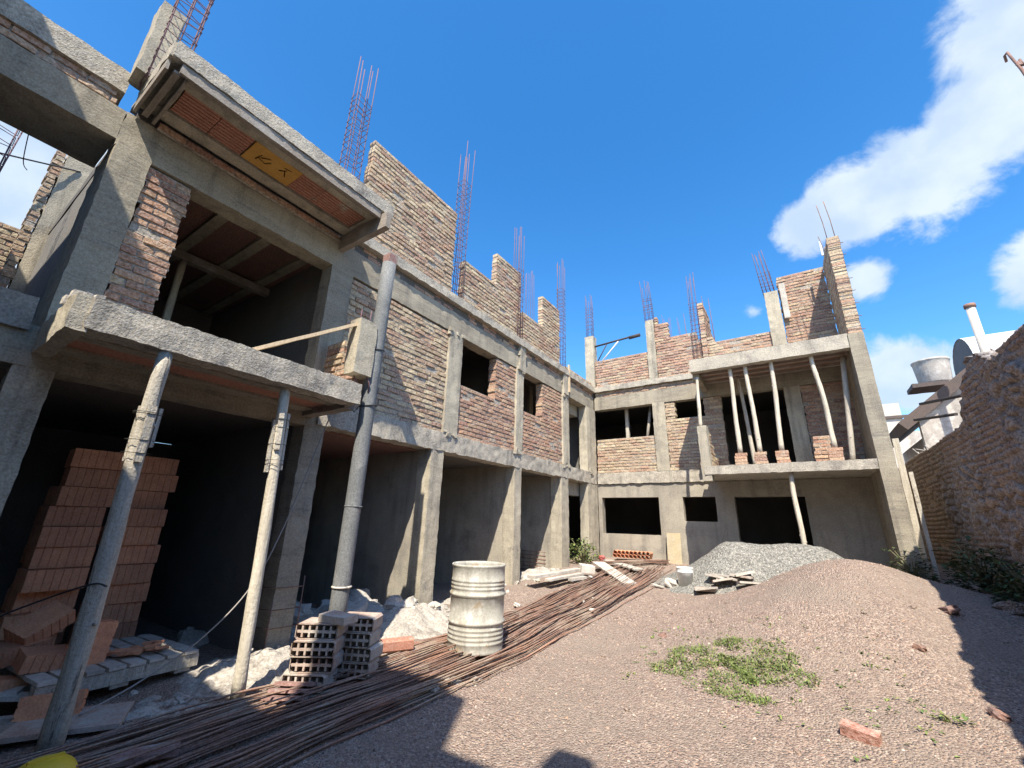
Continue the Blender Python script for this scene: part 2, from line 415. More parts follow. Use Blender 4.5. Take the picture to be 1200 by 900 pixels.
def column(boxes, mat='concrete', label=None, **kw):
    return part('column', M[mat], boxes, label=label, **({'res': .06, 'amp': .011, 'freq': 9} | kw))
c0 = column([((-5.66, .49, 2.9), (-4.975, .765, 4.93))], 'concrete_grey')
part('corner_stub', M['concrete'], [((-5.0, .40, 5.58), (-4.72, .60, 6.55))], res=.08, amp=.01)
cage(c0, -4.78, .60, 5.5, 8.1, .2, .24, 3, .12, .9, (.06, .02), seed=2)
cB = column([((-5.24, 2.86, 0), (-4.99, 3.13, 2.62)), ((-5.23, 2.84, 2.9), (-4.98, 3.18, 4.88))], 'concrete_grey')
mb = MB()
for (x_, y_, h_) in ((-4.95, 2.83, .62), (-4.95, 3.16, .85)): mb.tube([(x_, y_, .1), (x_ + .01, y_, .3), (x_ - .01, y_ + .01, h_)], .007, 5)
for z_ in (.34, .52, .74): mb.tube([(-5.2, 2.83, z_), (-4.955, 2.83, z_ + .01), (-4.955, 3.16, z_), (-5.2, 3.16, z_ - .01)], .006, 5)
mb.build('rebar_tie', M['rust'], cB)
cage(cB, -5.06, 2.88, 5.5, 9.0, .16, .26, 3, .13, .72, (0, .0), seed=3)
c1 = column([((-5.26, 5.30, 2.92), (-4.955, 5.66, 4.87)), ((-5.27, 5.08, 0), (-4.975, 5.37, 2.64))])
cage(c1, -5.06, 5.45, 5.55, 9.5, .16, .22, 3, .13, .75, (0, .06), seed=4)
c2 = column([((-5.25, 7.58, 2.92), (-4.96, 7.86, 4.87)), ((-5.26, 7.60, 0), (-4.975, 7.86, 2.64)), ((-5.1, 7.66, 4.8), (-4.93, 7.9, 5.42))])
cage(c2, -5.06, 7.68, 5.55, 8.85, .16, .20, 3, .13, .6, (0, .02), seed=5)
c3 = column([((-5.26, 9.85, 2.92), (-4.96, 10.20, 4.87)), ((-5.26, 9.72, 0), (-4.97, 10.12, 2.64)), ((-5.08, 9.86, 4.85), (-4.92, 10.12, 5.5))])
cage(c3, -5.06, 9.98, 5.55, 9.2, .16, .2, 3, .13, .7, (0, .02), seed=6)
c4 = column([((-5.22, 11.4, 2.92), (-4.97, 12.05, 4.87)), ((-5.22, 11.35, 0), (-4.975, 12.05, 2.64)), ((-5.22, 12.02, 5.5), (-4.93, 12.3, 7.4))])
cage(c4, -5.08, 12.15, 7.35, 9.0, .18, .2, 3, .13, .7, seed=7)
cA = column([((-5.24, .42, 0), (-4.99, .66, 2.6))], 'concrete')
cF = column([((-6.3, 10.0, 2.9), (-6.1, 10.2, 5.6))])
cage(cF, -6.2, 10.1, 5.5, 9.25, .2, .24, 3, .15, .5, seed=8)
# white timber strip beside the corner column above the roof
part('marker_board', M['wood_fresh'], [((-4.93, 10.12, 4.95), (-4.90, 10.2, 5.75))], amp=.002)

for cc, y_, zz in ((c1, 5.48, (2.96, 4.84)), (c2, 7.72, (2.96, 4.84, 5.2)), (c3, 10.02, (2.95, 4.84, 5.2)), (c4, 11.75, (2.95,))):
    for z_ in zz:
        for k_ in range(4):
            c_ = V((-4.96 + R.uniform(-.01, .02), y_ + R.uniform(-.2, .2), z_ + R.uniform(-.05, .05))); s_ = R.uniform(.03, .075)
            mb = MB(); mb.box(c_ - V((.03, s_, s_ * .7)), c_ + V((.02, s_, s_ * .7)), res=.035, amp=.022, freq=13); mb.build('mortar_lump', M['concrete'], cc)
# first-storey brick infill
brick_wall((X0, .765, 0), (0, 1, 0), (1, 0, 0), .385, 2.935, [(0, .385, 4.86)], tone='red', seed=11, rough=1.0)
brick_wall((X0, 3.18, 0), (0, 1, 0), (1, 0, 0), 2.13, 2.935, [(0, 2.13, 4.86)], tone='tan', seed=12, rough=1.15)
brick_wall((X0 - .005, 5.66, 0), (0, 1, 0), (1, 0, 0), 1.93, 2.935, [(0, 1.93, 4.86)], [(.05, 1.16, 3.9, 4.9)], tone='pink', seed=13)
brick_wall((X0 - .005, 7.86, 0), (0, 1, 0), (1, 0, 0), 2.0, 2.935, [(0, 2.0, 4.86)], [(0, .96, 3.9, 4.9)], tone='pink', seed=14)
# parapets on the roof
brick_wall((X0 - .02, 3.2, 0), (0, 1, 0), (1, 0, 0), 2.1, 5.60, [(0, 2.1, 7.52)], tone='tan', seed=15, thick=.15)
brick_wall((X0 - .02, 5.62, 0), (0, 1, 0), (1, 0, 0), 2.14, 5.60, [(0, 1.1, 6.62), (1.1, 2.14, 7.44)], tone='tan', seed=16, thick=.15)
brick_wall((X0 - .02, 7.86, 0), (0, 1, 0), (1, 0, 0), 1.96, 5.60, [(0, .98, 6.45), (.98, 1.96, 7.38)], tone='tan', seed=17, thick=.15)
brick_wall((X0 - .03, 10.2, 0), (0, 1, 0), (1, 0, 0), 1.8, 5.60, [(0, 1.8, 5.75)], tone='tan', seed=18, thick=.15)

# cross walls between the ground-floor bays (lit edges on their near faces)
for (y0, y1) in ((5.10, 5.33), (7.62, 7.83), (9.76, 10.04)):
    part('cross_wall', M['plaster'], [((-9.2, y0, 0), (-5.26, y1, 2.66))], res=.25, amp=.006)
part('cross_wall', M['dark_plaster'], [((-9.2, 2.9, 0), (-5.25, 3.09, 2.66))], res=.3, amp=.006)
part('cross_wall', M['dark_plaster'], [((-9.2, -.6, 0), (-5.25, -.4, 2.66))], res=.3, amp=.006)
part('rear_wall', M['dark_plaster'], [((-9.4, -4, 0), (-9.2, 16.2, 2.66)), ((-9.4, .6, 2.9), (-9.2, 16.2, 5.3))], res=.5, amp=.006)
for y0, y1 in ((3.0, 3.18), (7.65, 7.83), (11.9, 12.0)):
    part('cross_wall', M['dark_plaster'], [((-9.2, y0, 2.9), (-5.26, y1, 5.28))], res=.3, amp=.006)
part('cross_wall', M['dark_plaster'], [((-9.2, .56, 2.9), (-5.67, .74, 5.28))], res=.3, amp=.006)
# ground door of the corner bay: wall above and beside the doorway
part('door_wall', M['plaster'], [((-5.45, 10.12, 2.25), (-5.25, 11.4, 2.66))], res=.15)
part('door_lintel', M['concrete_grey'], [((-5.5, 10.2, 4.55), (-5.26, 11.4, 4.87))], res=.15)
# ceiling joists and red clay blocks of the near first-storey room
for i in range(4):
    y = 1.05 + i * .56
    part('ceiling_joist', M['concrete_grey'], [((-9.1, y, 5.14), (-5.26, y + .13, 5.29))], res=.3)
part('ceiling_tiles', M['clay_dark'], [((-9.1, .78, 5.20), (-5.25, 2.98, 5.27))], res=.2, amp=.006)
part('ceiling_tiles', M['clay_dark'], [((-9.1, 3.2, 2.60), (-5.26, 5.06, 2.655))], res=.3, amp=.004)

# balcony
bal = part('balcony_slab', M['concrete_pale'], [((-4.2, .58, 2.72), (-3.995, 2.88, 2.955), dict(amp=.016, freq=10, res=.045)),
                                             ])
part('floor_screed', M['concrete_grey'], [((-5.0, .58, 2.83), (-4.19, 2.86, 2.93))], bal, res=.1)
part('end_beam', M['concrete'], [((-4.98, .49, 2.69), (-4.01, .60, 2.955))], bal, res=.045, amp=.014, freq=9)
part('end_beam', M['wood_board'], [((-4.98, 2.80, 2.68), (-4.15, 2.93, 2.84))], bal)
part('soffit_tiles', M['clay_soffit'], [((-4.98, .62, 2.765), (-4.18, 2.8, 2.826))], bal, res=.12, amp=.006, freq=12)
for x, w in ((-4.36, .07), (-4.88, .10)):
    part('soffit_rib', M['concrete_grey'], [((x - w, .62, 2.735), (x + w, 2.8, 2.764))], bal, res=.12)
post = part('balcony_post', M['concrete'], [((-4.22, 2.76, 3.08), (-4.02, 3.0, 3.76))], bal, res=.05, amp=.012)
mb = MB()
for dx, dy in ((-4.16, 2.84), (-4.08, 2.92)): mb.tube([(dx, dy, 3.7), (dx + .01, dy, 3.93)], .007, 5)
for dx, dy in ((-4.16, 2.84), (-4.07, 2.95)): mb.tube([(dx, dy, 3.12), (dx + .05, dy + .04, 3.0), (dx + .02, dy + .06, 2.9)], .008, 5)
mb.build('bent_rebar', M['cage'], post)
brick_wall((-4.25, 2.98, 0), (-1, 0, 0), (0, -1, 0), .74, 2.95, [(0, .37, 3.45), (.37, .74, 3.7)], tone='red', seed=19, parent=bal, name='side_parapet', thick=.12)
# broken corner rubble on the balcony end
for i in range(9):
    c = V((-4.15 - R.random() * .6, .53 + R.random() * .10, 3.0 + R.random() * .05)); s = R.uniform(.02, .05)
    mb = MB(); mb.box(c - V((s, s, s * .6)), c + V((s, s, s * .6)), res=.04, amp=.02, freq=11); mb.build('broken_mortar', M['rubble'], bal)
# left bay sill wall hidden in shade
part('sill_wall', M['concrete_grey'], [((-5.2, -4, 2.93), (-4.985, .18, 3.14), dict(res=.08, amp=.02, freq=4))])
part('sill_board', M['wood_board'], [((-4.965, .12, 2.86), (-4.94, .42, 3.14), dict(res=.08, amp=.012))])

# upper canopy
can = part('canopy_slab', M['concrete_pale'], [((-4.24, .52, 5.40), (-4.085, 3.06, 5.585), dict(amp=.009, freq=15, res=.035)),
                                            ((-5.25, .52, 5.47), (-4.23, 3.04, 5.56), dict(res=.1)),
                                            ((-5.0, .50, 5.40), (-4.1, .60, 5.56), dict(amp=.012, res=.06))])
def ribbed_soffit(x0, x1, y0, y1, z, n):
    mb = MB(); poly = []
    w = (x1 - x0) / n
    for i in range(n):
        for f, d in ((.06, 0), (.74, 0), (.80, .014), (1.0, .014)): poly.append((x0 + (i + f) * w, z + d))
    poly += [(x1, z + .04), (x0, z + .04)]
    m = int((y1 - y0) / .33 + .5); L_ = (y1 - y0) / m
    for k in range(m):
        ya = y0 + k * L_ + .004; yb2 = y0 + (k + 1) * L_ - .004; o = R.uniform(-.006, .006); b = len(mb.v); q = len(poly); s_ = R.uniform(.8, 1.1)
        for y in (ya, yb2):
            for px_, pz_ in poly: mb.v.append(V((px_, y, pz_ + o)))
        for i in range(q):
            j = (i + 1) % q; mb.face((b + i, b + j, b + q + j, b + q + i), 0, False)
        mb.face([b + i for i in range(q)]); mb.face([b + q + i for i in range(q)][::-1])
    return mb.build('soffit_tiles', M['clay_soffit'], can)
ribbed_soffit(-4.74, -4.36, .72, 1.385, 5.385, 8); ribbed_soffit(-4.74, -4.36, 1.94, 2.84, 5.385, 8)
yb = part('shutter_board', M['yellow_board'], [((-4.73, 1.395, 5.372), (-4.37, 1.93, 5.40))], can, amp=.001, label='yellow shuttering board with black marks')
mb = MB()
def mark(a, b, w=.006):
    a = V((*a, 5.367)); b = V((*b, 5.367)); d = (b - a).normalized(); n = V((-d.y, d.x, 0)) * w
    i = len(mb.v); mb.v.extend([a - n, b - n * .6, b + n * .8, a + n]); mb.face((i, i + 1, i + 2, i + 3)); mb.face((i + 3, i + 2, i + 1, i))
for a, b in (((-4.62, 1.50), (-4.50, 1.52)), ((-4.57, 1.51), (-4.60, 1.60)), ((-4.55, 1.53), (-4.48, 1.61)), ((-4.60, 1.60), (-4.53, 1.64)), ((-4.56, 1.74), (-4.49, 1.80)), ((-4.60, 1.83), (-4.50, 1.78)), ((-4.47, 1.76), (-4.45, 1.84))): mark(a, b)
mb.build('black_mark', M['ink'], yb)
part('soffit_rib', M['concrete'], [((-4.36, .62, 5.365), (-4.25, 2.88, 5.43)), ((-4.92, .62, 5.355), (-4.75, 2.9, 5.42)), ((-4.75, .62, 5.37), (-4.36, .71, 5.44)), ((-4.75, 2.85, 5.375), (-4.36, 2.9, 5.44))], can, res=.1, amp=.006)
part('formwork_board', M['wood_board'], [((-4.13, .60, 5.285), (-4.10, 2.87, 5.395), dict(amp=.004, res=.1)), ((-4.24, .60, 5.35), (-4.135, 2.87, 5.392), dict(amp=.004, res=.1))], can)
part('formwork_board', M['wood_board'], [((-4.96, .505, 5.28), (-4.16, .53, 5.395)), ((-4.96, .66, 5.27), (-4.16, .685, 5.36)), ((-4.96, .57, 5.30), (-4.16, .62, 5.33))], can, amp=.003)
part('formwork_beam', M['wood_board'], [((-4.98, 2.885, 5.13), (-3.99, 2.965, 5.36))], can, amp=.004, res=.1)
brick_wall((-4.95, .68, 0), (0, 1, 0), (1, 0, 0), 2.2, 5.27, [(0, 2.2, 5.37)], tone='red', seed=20, rough=1.8, thick=.1)

# --- back wing, facade plane y=12.07
Y0 = 12.07
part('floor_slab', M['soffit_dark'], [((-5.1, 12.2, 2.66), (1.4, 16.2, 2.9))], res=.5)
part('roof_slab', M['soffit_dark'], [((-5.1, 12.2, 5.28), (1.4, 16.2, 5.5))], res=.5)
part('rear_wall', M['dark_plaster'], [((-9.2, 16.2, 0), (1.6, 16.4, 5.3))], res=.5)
# ground floor plastered wall around its openings
gw = [((-4.97, 12.08, 0), (-4.86, 12.3, 2.62)), ((-4.86, 12.08, 0), (-3.24, 12.3, 1.27)), ((-4.86, 12.08, 2.25), (-3.24, 12.3, 2.62)), ((-3.24, 12.08, 0), (-2.62, 12.3, 2.62)),
      ((-2.62, 12.08, 0), (-1.83, 12.3, 1.64)), ((-2.62, 12.08, 2.25), (-1.83, 12.3, 2.62)), ((-1.83, 12.08, 0), (-1.4, 12.3, 2.62)), ((-1.4, 12.08, 2.24), (.06, 12.3, 2.62)), ((.06, 12.08, 0), (1.34, 12.3, 2.62))]
part('plastered_wall', M['plaster'], gw, res=.12, amp=.006)
part('slab_edge', M['concrete_pale'], [((-4.94, 12.03, 2.63), (-1.86, 12.3, 2.94), dict(amp=.02, freq=10, res=.05))])
part('slab_edge', M['concrete'], [((-1.85, 12.06, 2.63), (1.33, 12.3, 2.93), dict(res=.1))])
brick_wall((-4.95, Y0, 0), (1, 0, 0), (0, -1, 0), 1.75, 2.95, [(0, 1.75, 3.93)], tone='tan', seed=31, thick=.2)
brick_wall((-2.86, Y0, 0), (1, 0, 0), (0, -1, 0), 1.46, 2.95, [(0, 1.46, 4.86)], [(.28, 1.02, 4.32, 4.9)], tone='tan', seed=32, thick=.2)
brick_wall((.36, Y0, 0), (1, 0, 0), (0, -1, 0), .97, 2.95, [(0, .97, 4.86)], tone='red', seed=33, thick=.2)
bw = column([((-3.2, 12.03, 2.94), (-2.86, 12.28, 4.87)), ((-3.22, 12.04, 5.58), (-2.98, 12.28, 7.5))])
cage(bw, -3.1, 12.14, 7.45, 8.95, .24, .16, 3, .11, .6, (-.06, 0), seed=21, swap=True)
column([((.02, 12.05, 2.94), (.36, 12.28, 4.87))])
bc = column([((-.03, 12.04, 5.58), (.28, 12.28, 7.52))])
cage(bc, .1, 12.15, 7.45, 8.95, .26, .2, 4, .11, .5, (-.12, 0), seed=22, swap=True)
part('roof_beam', M['concrete_grey'], [((-4.97, 12.04, 4.86), (1.33, 12.28, 5.26))], res=.1, amp=.007)
brick_wall((-4.95, Y0, 0), (1, 0, 0), (0, -1, 0), 6.2, 5.27, [(0, 6.2, 5.43)], tone='tan', seed=34, rough=1.3, thick=.2)
part('roof_edge', M['concrete_pale'], [((-4.92, 11.98, 5.43), (-1.86, 12.28, 5.585), dict(amp=.014, freq=9, res=.06))])
brick_wall((-4.92, Y0 + .03, 0), (1, 0, 0), (0, -1, 0), 1.72, 5.60, [(0, 1.72, 6.53)], tone='red', seed=35, thick=.15)
brick_wall((-2.98, Y0 + .03, 0), (1, 0, 0), (0, -1, 0), 3.0, 5.60, [(0, .12, 7.6), (.12, .42, 7.3), (.42, 1.18, 6.85), (1.18, 1.6, 6.6), (1.6, 3.0, 6.42)], tone='red', seed=36, thick=.15)
# toothed cross wall running back from the facade, edge-on
brick_wall((-1.55, Y0 - .05, 0), (0, 1, 0), (1, 0, 0), 2.3, 5.60, [(0, 1.1, 7.68), (1.1, 1.7, 7.2), (1.7, 2.3, 6.7)], tone='red', seed=37, thick=.15)
bp = column([((-1.82, 12.1, 5.58), (-1.72, 12.2, 6.0))])
cage(bp, -1.83, 12.1, 5.6, 8.8, .2, .16, 3, .11, .68, (.02, 0), seed=23, swap=True)
brick_wall((.29, Y0 + .03, 0), (1, 0, 0), (0, -1, 0), 1.05, 5.60, [(0, 1.05, 7.95)], tone='red', seed=38, thick=.15)
part('formwork_plank', M['wood_white'], [((.33, 11.98, 6.66), (.46, 12.02, 7.66))], amp=.003)
for i, (x, y, z0, z1) in enumerate(((-3.15, 15, 5.5, 9.1), (-2.62, 15, 5.5, 8.95), (-1.75, 15, 5.5, 9.4))):
    ck = column([((x - .12, y - .12, 5.4), (x + .12, y + .12, 5.9))])
    cage(ck, x, y, 5.9, z1, .2, .2, 2, .2, .5, (-.08, 0), seed=30 + i)
# right end wall standing forward as a fin
fin = part('end_wall', M['concrete_grey'], [((1.31, 10.58, 0), (1.57, 16.3, 5.42), dict(res=.1, amp=.008))])
brick_wall((1.57, 10.62, 0), (0, 1, 0), (1, 0, 0), 1.5, 5.42, [(0, .5, 7.78), (.5, 1.5, 7.95)], tone='tan', seed=39, thick=.24, rough=.5, parent=fin, name='fin_brickwork')
mb = MB()
for i in range(8):
    z = 5.5 + i * .3
    mb.tube([(1.30, 10.585, z), (1.44, 10.57, z + .01), (1.59, 10.585, z - .02), (1.62, 10.62, z)], .008, 5)
for (x, y, h_) in ((1.38, 10.7, 1.0), (1.52, 10.68, 1.05), (1.36, 11.4, .6)): mb.tube([(x, y, 7.6), (x - .02, y, 7.78 + h_ * .5), (x - .06, y, 7.78 + h_)], .008, 5)
mb.build('rebar_tie', M['rust'], fin)
part('vent_pipe', M['white_pl'], [((1.30, 11.5, 7.9), (1.34, 11.54, 8.3))], fin, amp=0)
# canopy and balcony of the back wing
can2 = part('canopy_slab', M['concrete_pale'], [((-1.84, 10.6, 5.13), (1.305, 10.8, 5.45), dict(amp=.01, freq=8, res=.07)), ((-1.84, 10.8, 5.3), (1.305, 12.0, 5.44), dict(res=.1))])
part('soffit_tiles', M['clay_soffit'], [((-1.7, 10.82, 5.22), (1.3, 11.94, 5.295))], can2, res=.12, amp=.006)
for y in (11.05, 11.4, 11.75):
    part('soffit_rib', M['wood_board'], [((-1.72, y, 5.15), (1.3, y + .1, 5.215))], can2, amp=.004)
part('end_beam', M['concrete_grey'], [((-1.83, 10.81, 5.0), (-1.68, 12.03, 5.29))], can2, res=.1)
bal2 = part('balcony_slab', M['concrete_pale'], [((-1.76, 10.58, 2.64), (1.305, 12.03, 2.83), dict(amp=.011, freq=9, res=.06))])
part('corner_pier', M['concrete'], [((-1.82, 10.6, 2.5), (-1.62, 10.85, 3.78), dict(res=.06, amp=.01))], bal2)
brick_wall((-1.62, 10.85, 0), (0, 1, 0), (1, 0, 0), 1.15, 2.84, [(0, .3, 3.7), (.3, .6, 3.45), (.6, 1.15, 3.2)], tone='tan', seed=40, parent=bal2, name='side_parapet', thick=.12)
brick_wall((-2.05, 11.85, 0), (1, 0, 0), (0, -1, 0), .25, 2.95, [(0, .12, 3.2), (.12, .25, 3.45)], tone='tan', seed=41, parent=bal2, name='parapet_stub', thick=.12)
brick_wall((.38, 11.5, 0), (1, 0, 0), (0, -1, 0), .34, 2.84, [(0, .34, 3.52)], tone='pink', seed=42, parent=bal2, name='parapet_stub', thick=.12)
# window posts inside the back window and doorway
mb = MB(); mb.box((-4.14, 12.4, 3.9), (-4.05, 12.5, 4.9), amp=.002); mb.build('window_post', M['wood_grey'], B)
mb = MB(); mb.tube([(-3.52, 12.35, 3.8), (-3.36, 12.45, 4.9)], .045, 6); mb.build('window_post', M['wood_grey'], B)
# unseen wing wall added behind the viewer, stepped to throw shade on the near corner
part('shade_caster_wall', M['concrete_grey'], [((-9, -1.95, 0), (-3.35, -1.7, 7.95)), ((-3.35, -1.95, 0), (-1.3, -1.7, 6.05)), ((-1.3, -1.95, 0), (.06, -1.7, 7.95)), ((.06, -1.95, 0), (.95, -1.7, 6.85)), ((.95, -1.95, 0), (1.22, -1.7, 7.55))], res=.4)
# column and lit brick wall seen through the open bay at far left
fc = column([((-8.9, .42, 2.9), (-8.5, .72, 6.7))], 'concrete')
brick_wall((-8.5, .30, 0), (0, 1, 0), (1, 0, 0), .12, 2.9, [(0, .12, 6.6)], tone='tan', seed=51, parent=fc, name='brick_edge', thick=.3)
brick_wall((-9.3, -6, 0), (0, 1, 0), (1, 0, 0), 6.4, 2.9, [(0, 6.4, 5.55)], tone='tan', seed=52)
cw = column([((-7.1, -.35, 2.9), (-6.9, -.15, 3.6))])
cage(cw, -7.0, -.19, 3.6, 6.3, .2, .2, 2, .14, .95, (0, .02), seed=41)

# ------------------------------------------------------------------ boundary wall on the right
XW = 2.3
TOPS = [(-2, 3.66), (6.9, 3.68), (7.5, 3.66), (7.75, 3.72), (8.0, 3.88), (8.45, 3.90), (8.75, 3.72), (9.15, 3.50), (9.28, 3.20), (11, 3.13), (14, 3.17), (23, 3.2)]
def wall_top(y):
    n = .05 * noise.noise(V((y * 2.3, 0, 2))) + .05 * noise.noise(V((y * 6.1, 1, 2)))
    for (y0, z0), (y1, z1) in zip(TOPS, TOPS[1:]):
        if y0 <= y <= y1: return z0 + (z1 - z0) * (y - y0) / (y1 - y0) + n * (1 if y < 9.2 else .4)
    return 3.4
def wall_relief(y, z):
    wob = .25 * noise.noise(V((y * 1.1, z * 1.7, 3)))
    zc = (z + .03 * noise.noise(V((y * .9, z, 5)))) / .088; row = math.floor(zc); yc = y / .25 + (row % 2) * .5 + .35 * noise.noise(V((row * 3.1, 0, 7))) + wob * .3
    fz = zc - row; fy = yc - math.floor(yc)
    d = min(min(fz, 1 - fz) * .088, min(fy, 1 - fy) * .25)
    br = min(1, max(0, d - .004) / .014)
    id_ = abs(noise.cell(V((math.floor(yc) + .5, row + .5, 3))))
    pl = noise.noise(V((y * .55, z * .8, 4))) + .5 * noise.noise(V((y * 1.9, z * 2.1, 8)))
    pl = max(0, min(1, (pl + .12 - (y - 8.5) * .08) * 3.5))
    dd, pp = noise.voronoi(V((y * 4.2 + wob, z * 6.5 + wob, 1.5)))
    e = dd[1] - dd[0]; st = min(1, max(0, e - .03) / .22); sid = abs(noise.cell(V((pp[0].x * 5.3, pp[0].y * 5.3, 1))))
    lump = .05 * noise.noise(V((y * 1.1, z * 1.6, 9))) + .03 * noise.noise(V((y * 7, z * 8, 2))) + .015 * noise.noise(V((y * 19, z * 21, 6)))
    gone = 1 if id_ > .86 else 0
    rel = (1 - pl) * (br * (.03 + .022 * id_) - .022 - gone * br * .045) + pl * (st * (.035 + .045 * sid) - .03 + lump) + .035 * noise.noise(V((y * .8, z * .9, 1))) + .006 * noise.noise(V((y * 31, z * 35, 6)))
    dark = (1 - pl) * (1 - br) + pl * (1 - st)
    return rel, pl, id_, sid, dark
w = MB(); ysw = frange(-1.5, 4, .08) + frange(4, 13.6, .024) + frange(13.6, 22, .1) + [22]; nz_ = 150
for y in ysw:
    zt = wall_top(y); zb = gz(XW, y) - .2
    for j in range(nz_ + 1):
        z = zb + (zt - zb) * j / nz_
        rel = wall_relief(y, z)[0]
        w.v.append(V((XW - rel, y, z)))
    w.v.append(V((XW + .35, y, zt + .02 * noise.noise(V((y * 9, 2, 2)))))); w.v.append(V((XW + .35, y, zb)))
nn = nz_ + 3
for i in range(len(ysw) - 1):
    for j in range(nn - 1):
        a = i * nn + j
        if j < nz_:
            y = ysw[i]; z = w.v[a].z; rel, pl, id_, sid, dark = wall_relief(y + .012, z + .012)
            base = V(TONE['old'][int(id_ * 4.99) % 5]) * (.75 + .4 * id_)
            c = base.lerp(V((.50, .345, .215)) * (.65 + .6 * sid), pl).lerp(V((.22, .165, .12)), min(1, dark) * .75)
        else: c = V((.38, .32, .27))
        w.face((a, a + 1, a + nn + 1, a + nn), 0, True, tuple(c))
tag(w.build('boundary_wall', M['brick_old']), 'rough old brick boundary wall in shade on the right of the courtyard', 'wall')
CLOUDS = [((-.89, .06, .43), .22, 1.0), ((.345, .69, .635), .13, 1.1), ((.315, .75, .58), .115, 1.1), ((.15, .83, .54), .10, .9), ((.08, .84, .535), .07, .9), ((.24, .80, .545), .11, 1.0),
          ((.345, .86, .37), .075, 1.0), ((.19, .94, .26), .09, .9), ((.15, .89, .43), .05, .7), ((-.03, .91, .42), .022, .32), ((.55, .65, .55), .2, 1.0)]
M['yellow_dusty'] = material('dusty_yellow_board', (.44, .35, .20), (.36, .29, .175), 4, (.40, .36, .28), 3, (.5, .65), .2, 50, bump=.3)

# ------------------------------------------------------------------ props and poles
def log_mesh(base, top, r0, r1, seed, bend=.02, n=14, seg=10):
    b = V(base); t = V(top); rr = random.Random(seed); d = t - b
    side = d.orthogonal().normalized(); side2 = d.cross(side).normalized()
    ph = rr.uniform(0, 6)
    pts = []; rad = []
    for i in range(n + 1):
        f = i / n
        pts.append(b + d * f + side * bend * math.sin(f * 3.1 + .3) * math.sin(ph + f * 2) + side2 * bend * math.sin(f * 5 + ph) * f * (1 - f) * 3)
        rad.append(r0 + (r1 - r0) * f + rr.uniform(-.03, .03) * r0)
    mb = MB(); mb.tube(pts, rad, 14, wob=.13)
    for k in range(3):     # knots
        f = rr.uniform(.15, .9); i = int(f * n); a = rr.uniform(0, 6.28); rk = rad[i]
        p = pts[i] + (side * math.cos(a) + side2 * math.sin(a)) * rk * .8
        mb.tube([p, p + (side * math.cos(a) + side2 * math.sin(a)) * rk * .45], [rk * .35, rk * .2], 6)
    return mb
def prop(base, top, r0, r1, mat, label, group, seed, splice=None, bend=.02, name='timber_prop', cat='timber prop'):
    t = thing(name, label, cat, base, 0, group)
    log_mesh(base, top, r0, r1, seed, bend).build('pole', M[mat], t)
    if splice:
        b = V(base); d = V(top) - b
        q = d.normalized().to_track_quat('Z', 'Y').to_matrix().to_4x4()
        for f, ang, ln, wd in splice:
            c = b + d * f; rz = Matrix.Rotation(ang, 4, 'Z')
            mb = MB(); Mx = Matrix.Translation(c) @ q @ rz
            mb.box((r0 * .92, -wd / 2, -ln / 2), (r0 * .92 + .024, wd / 2, ln / 2), res=.1, amp=.003, M=Mx)
            s_ = mb.build('splice_board', M['wood_grey'], t)
            nb = MB()
            for k in (-.35, .35):
                ring = [Mx @ V((0, 0, k * ln)) + (q.to_3x3() @ V((math.cos(a) * (r0 + .026), math.sin(a) * (r0 + .026), 0))) for a in [i * .524 for i in range(13)]]
                nb.tube(ring, .0025, 4)
            nb.build('wire_tie', M['cable'], s_)
    return t
z1 = gz(-4.1, 1.1)
prop((-4.22, 1.13, z1 - .05), (-4.06, 1.08, 2.72), .064, .05, 'wood_grey', 'grey timber prop under the near balcony, splice boards on its upper half', 'props under the near balcony', 1, [(.76, 2.2, .42, .05), (.76, 5.0, .42, .05), (.78, .4, .3, .045)], .008)
prop((-4.10, 2.20, gz(-4.1, 2.2) - .03), (-4.16, 2.12, 2.735), .052, .046, 'wood_pale', 'pale timber prop under the near balcony, standing in white mortar dust', 'props under the near balcony', 2, [(.80, 2.4, .55, .06), (.78, 5.2, .5, .05), (.83, 0.2, .35, .045)], .012)
# pale logs on brick piers between balcony and canopy of the back wing
def brick_pier(x, y, z, label, seed):
    t = thing('brick_pier', label, 'brick pier', (x, y, z), 0, 'loose brick piers on the back balcony')
    rr = random.Random(seed)
    for k in range(4):
        mb = MB(); s = rr.uniform(.8, 1.15); c = tuple(v * s for v in rr.choice(TONE['pink']))
        a = rr.uniform(-.06, .06); Mx = Matrix.Translation((x + rr.uniform(-.012, .012), y, z + k * .066)) @ Matrix.Rotation(a, 4, 'Z')
        mb.box((-.12, -.06, .004), (.12, .06, .064), res=.06, amp=.004, M=Mx, c=c)
        mb.build('brick', M['brick'], t)
BZ = 2.845
specs = [(-1.0, -.98, 'leftmost of the four pale logs propping the back canopy, on its own brick pier'),
         (-.62, -.66, 'second pale log from the left propping the back canopy above the doorway'),
         (-.21, -.13, 'third pale log from the left propping the back canopy, in front of the doorway jamb'),
         (.71, .62, 'rightmost bent pale log propping the back canopy in front of the brick wall')]
for i, (xb, xt, lb) in enumerate(specs):
    brick_pier(xb, 10.8, BZ, 'small pier of loose bricks under the ' + ('leftmost', 'second', 'third', 'rightmost')[i] + ' log on the back balcony', 60 + i)
    prop((xb, 10.8, BZ + .262), (xt, 10.78, 5.15), .05, .042, 'wood_pale', lb, 'logs propping the back canopy', 70 + i, None, .05 if i == 3 else .02, name='log_prop', cat='log prop')
prop((.97, 10.95, 2.84), (1.2, 11.1, 5.1), .05, .05, 'wood_grey', 'grey board prop leaning in the shade beside the end wall of the back balcony', None, 80, None, .005)
prop((-1.76, 10.72, 3.77), (-1.72, 10.75, 5.02), .042, .036, 'wood_pale', 'short pale prop standing on the concrete corner pier of the back balcony', None, 81, None, .01)
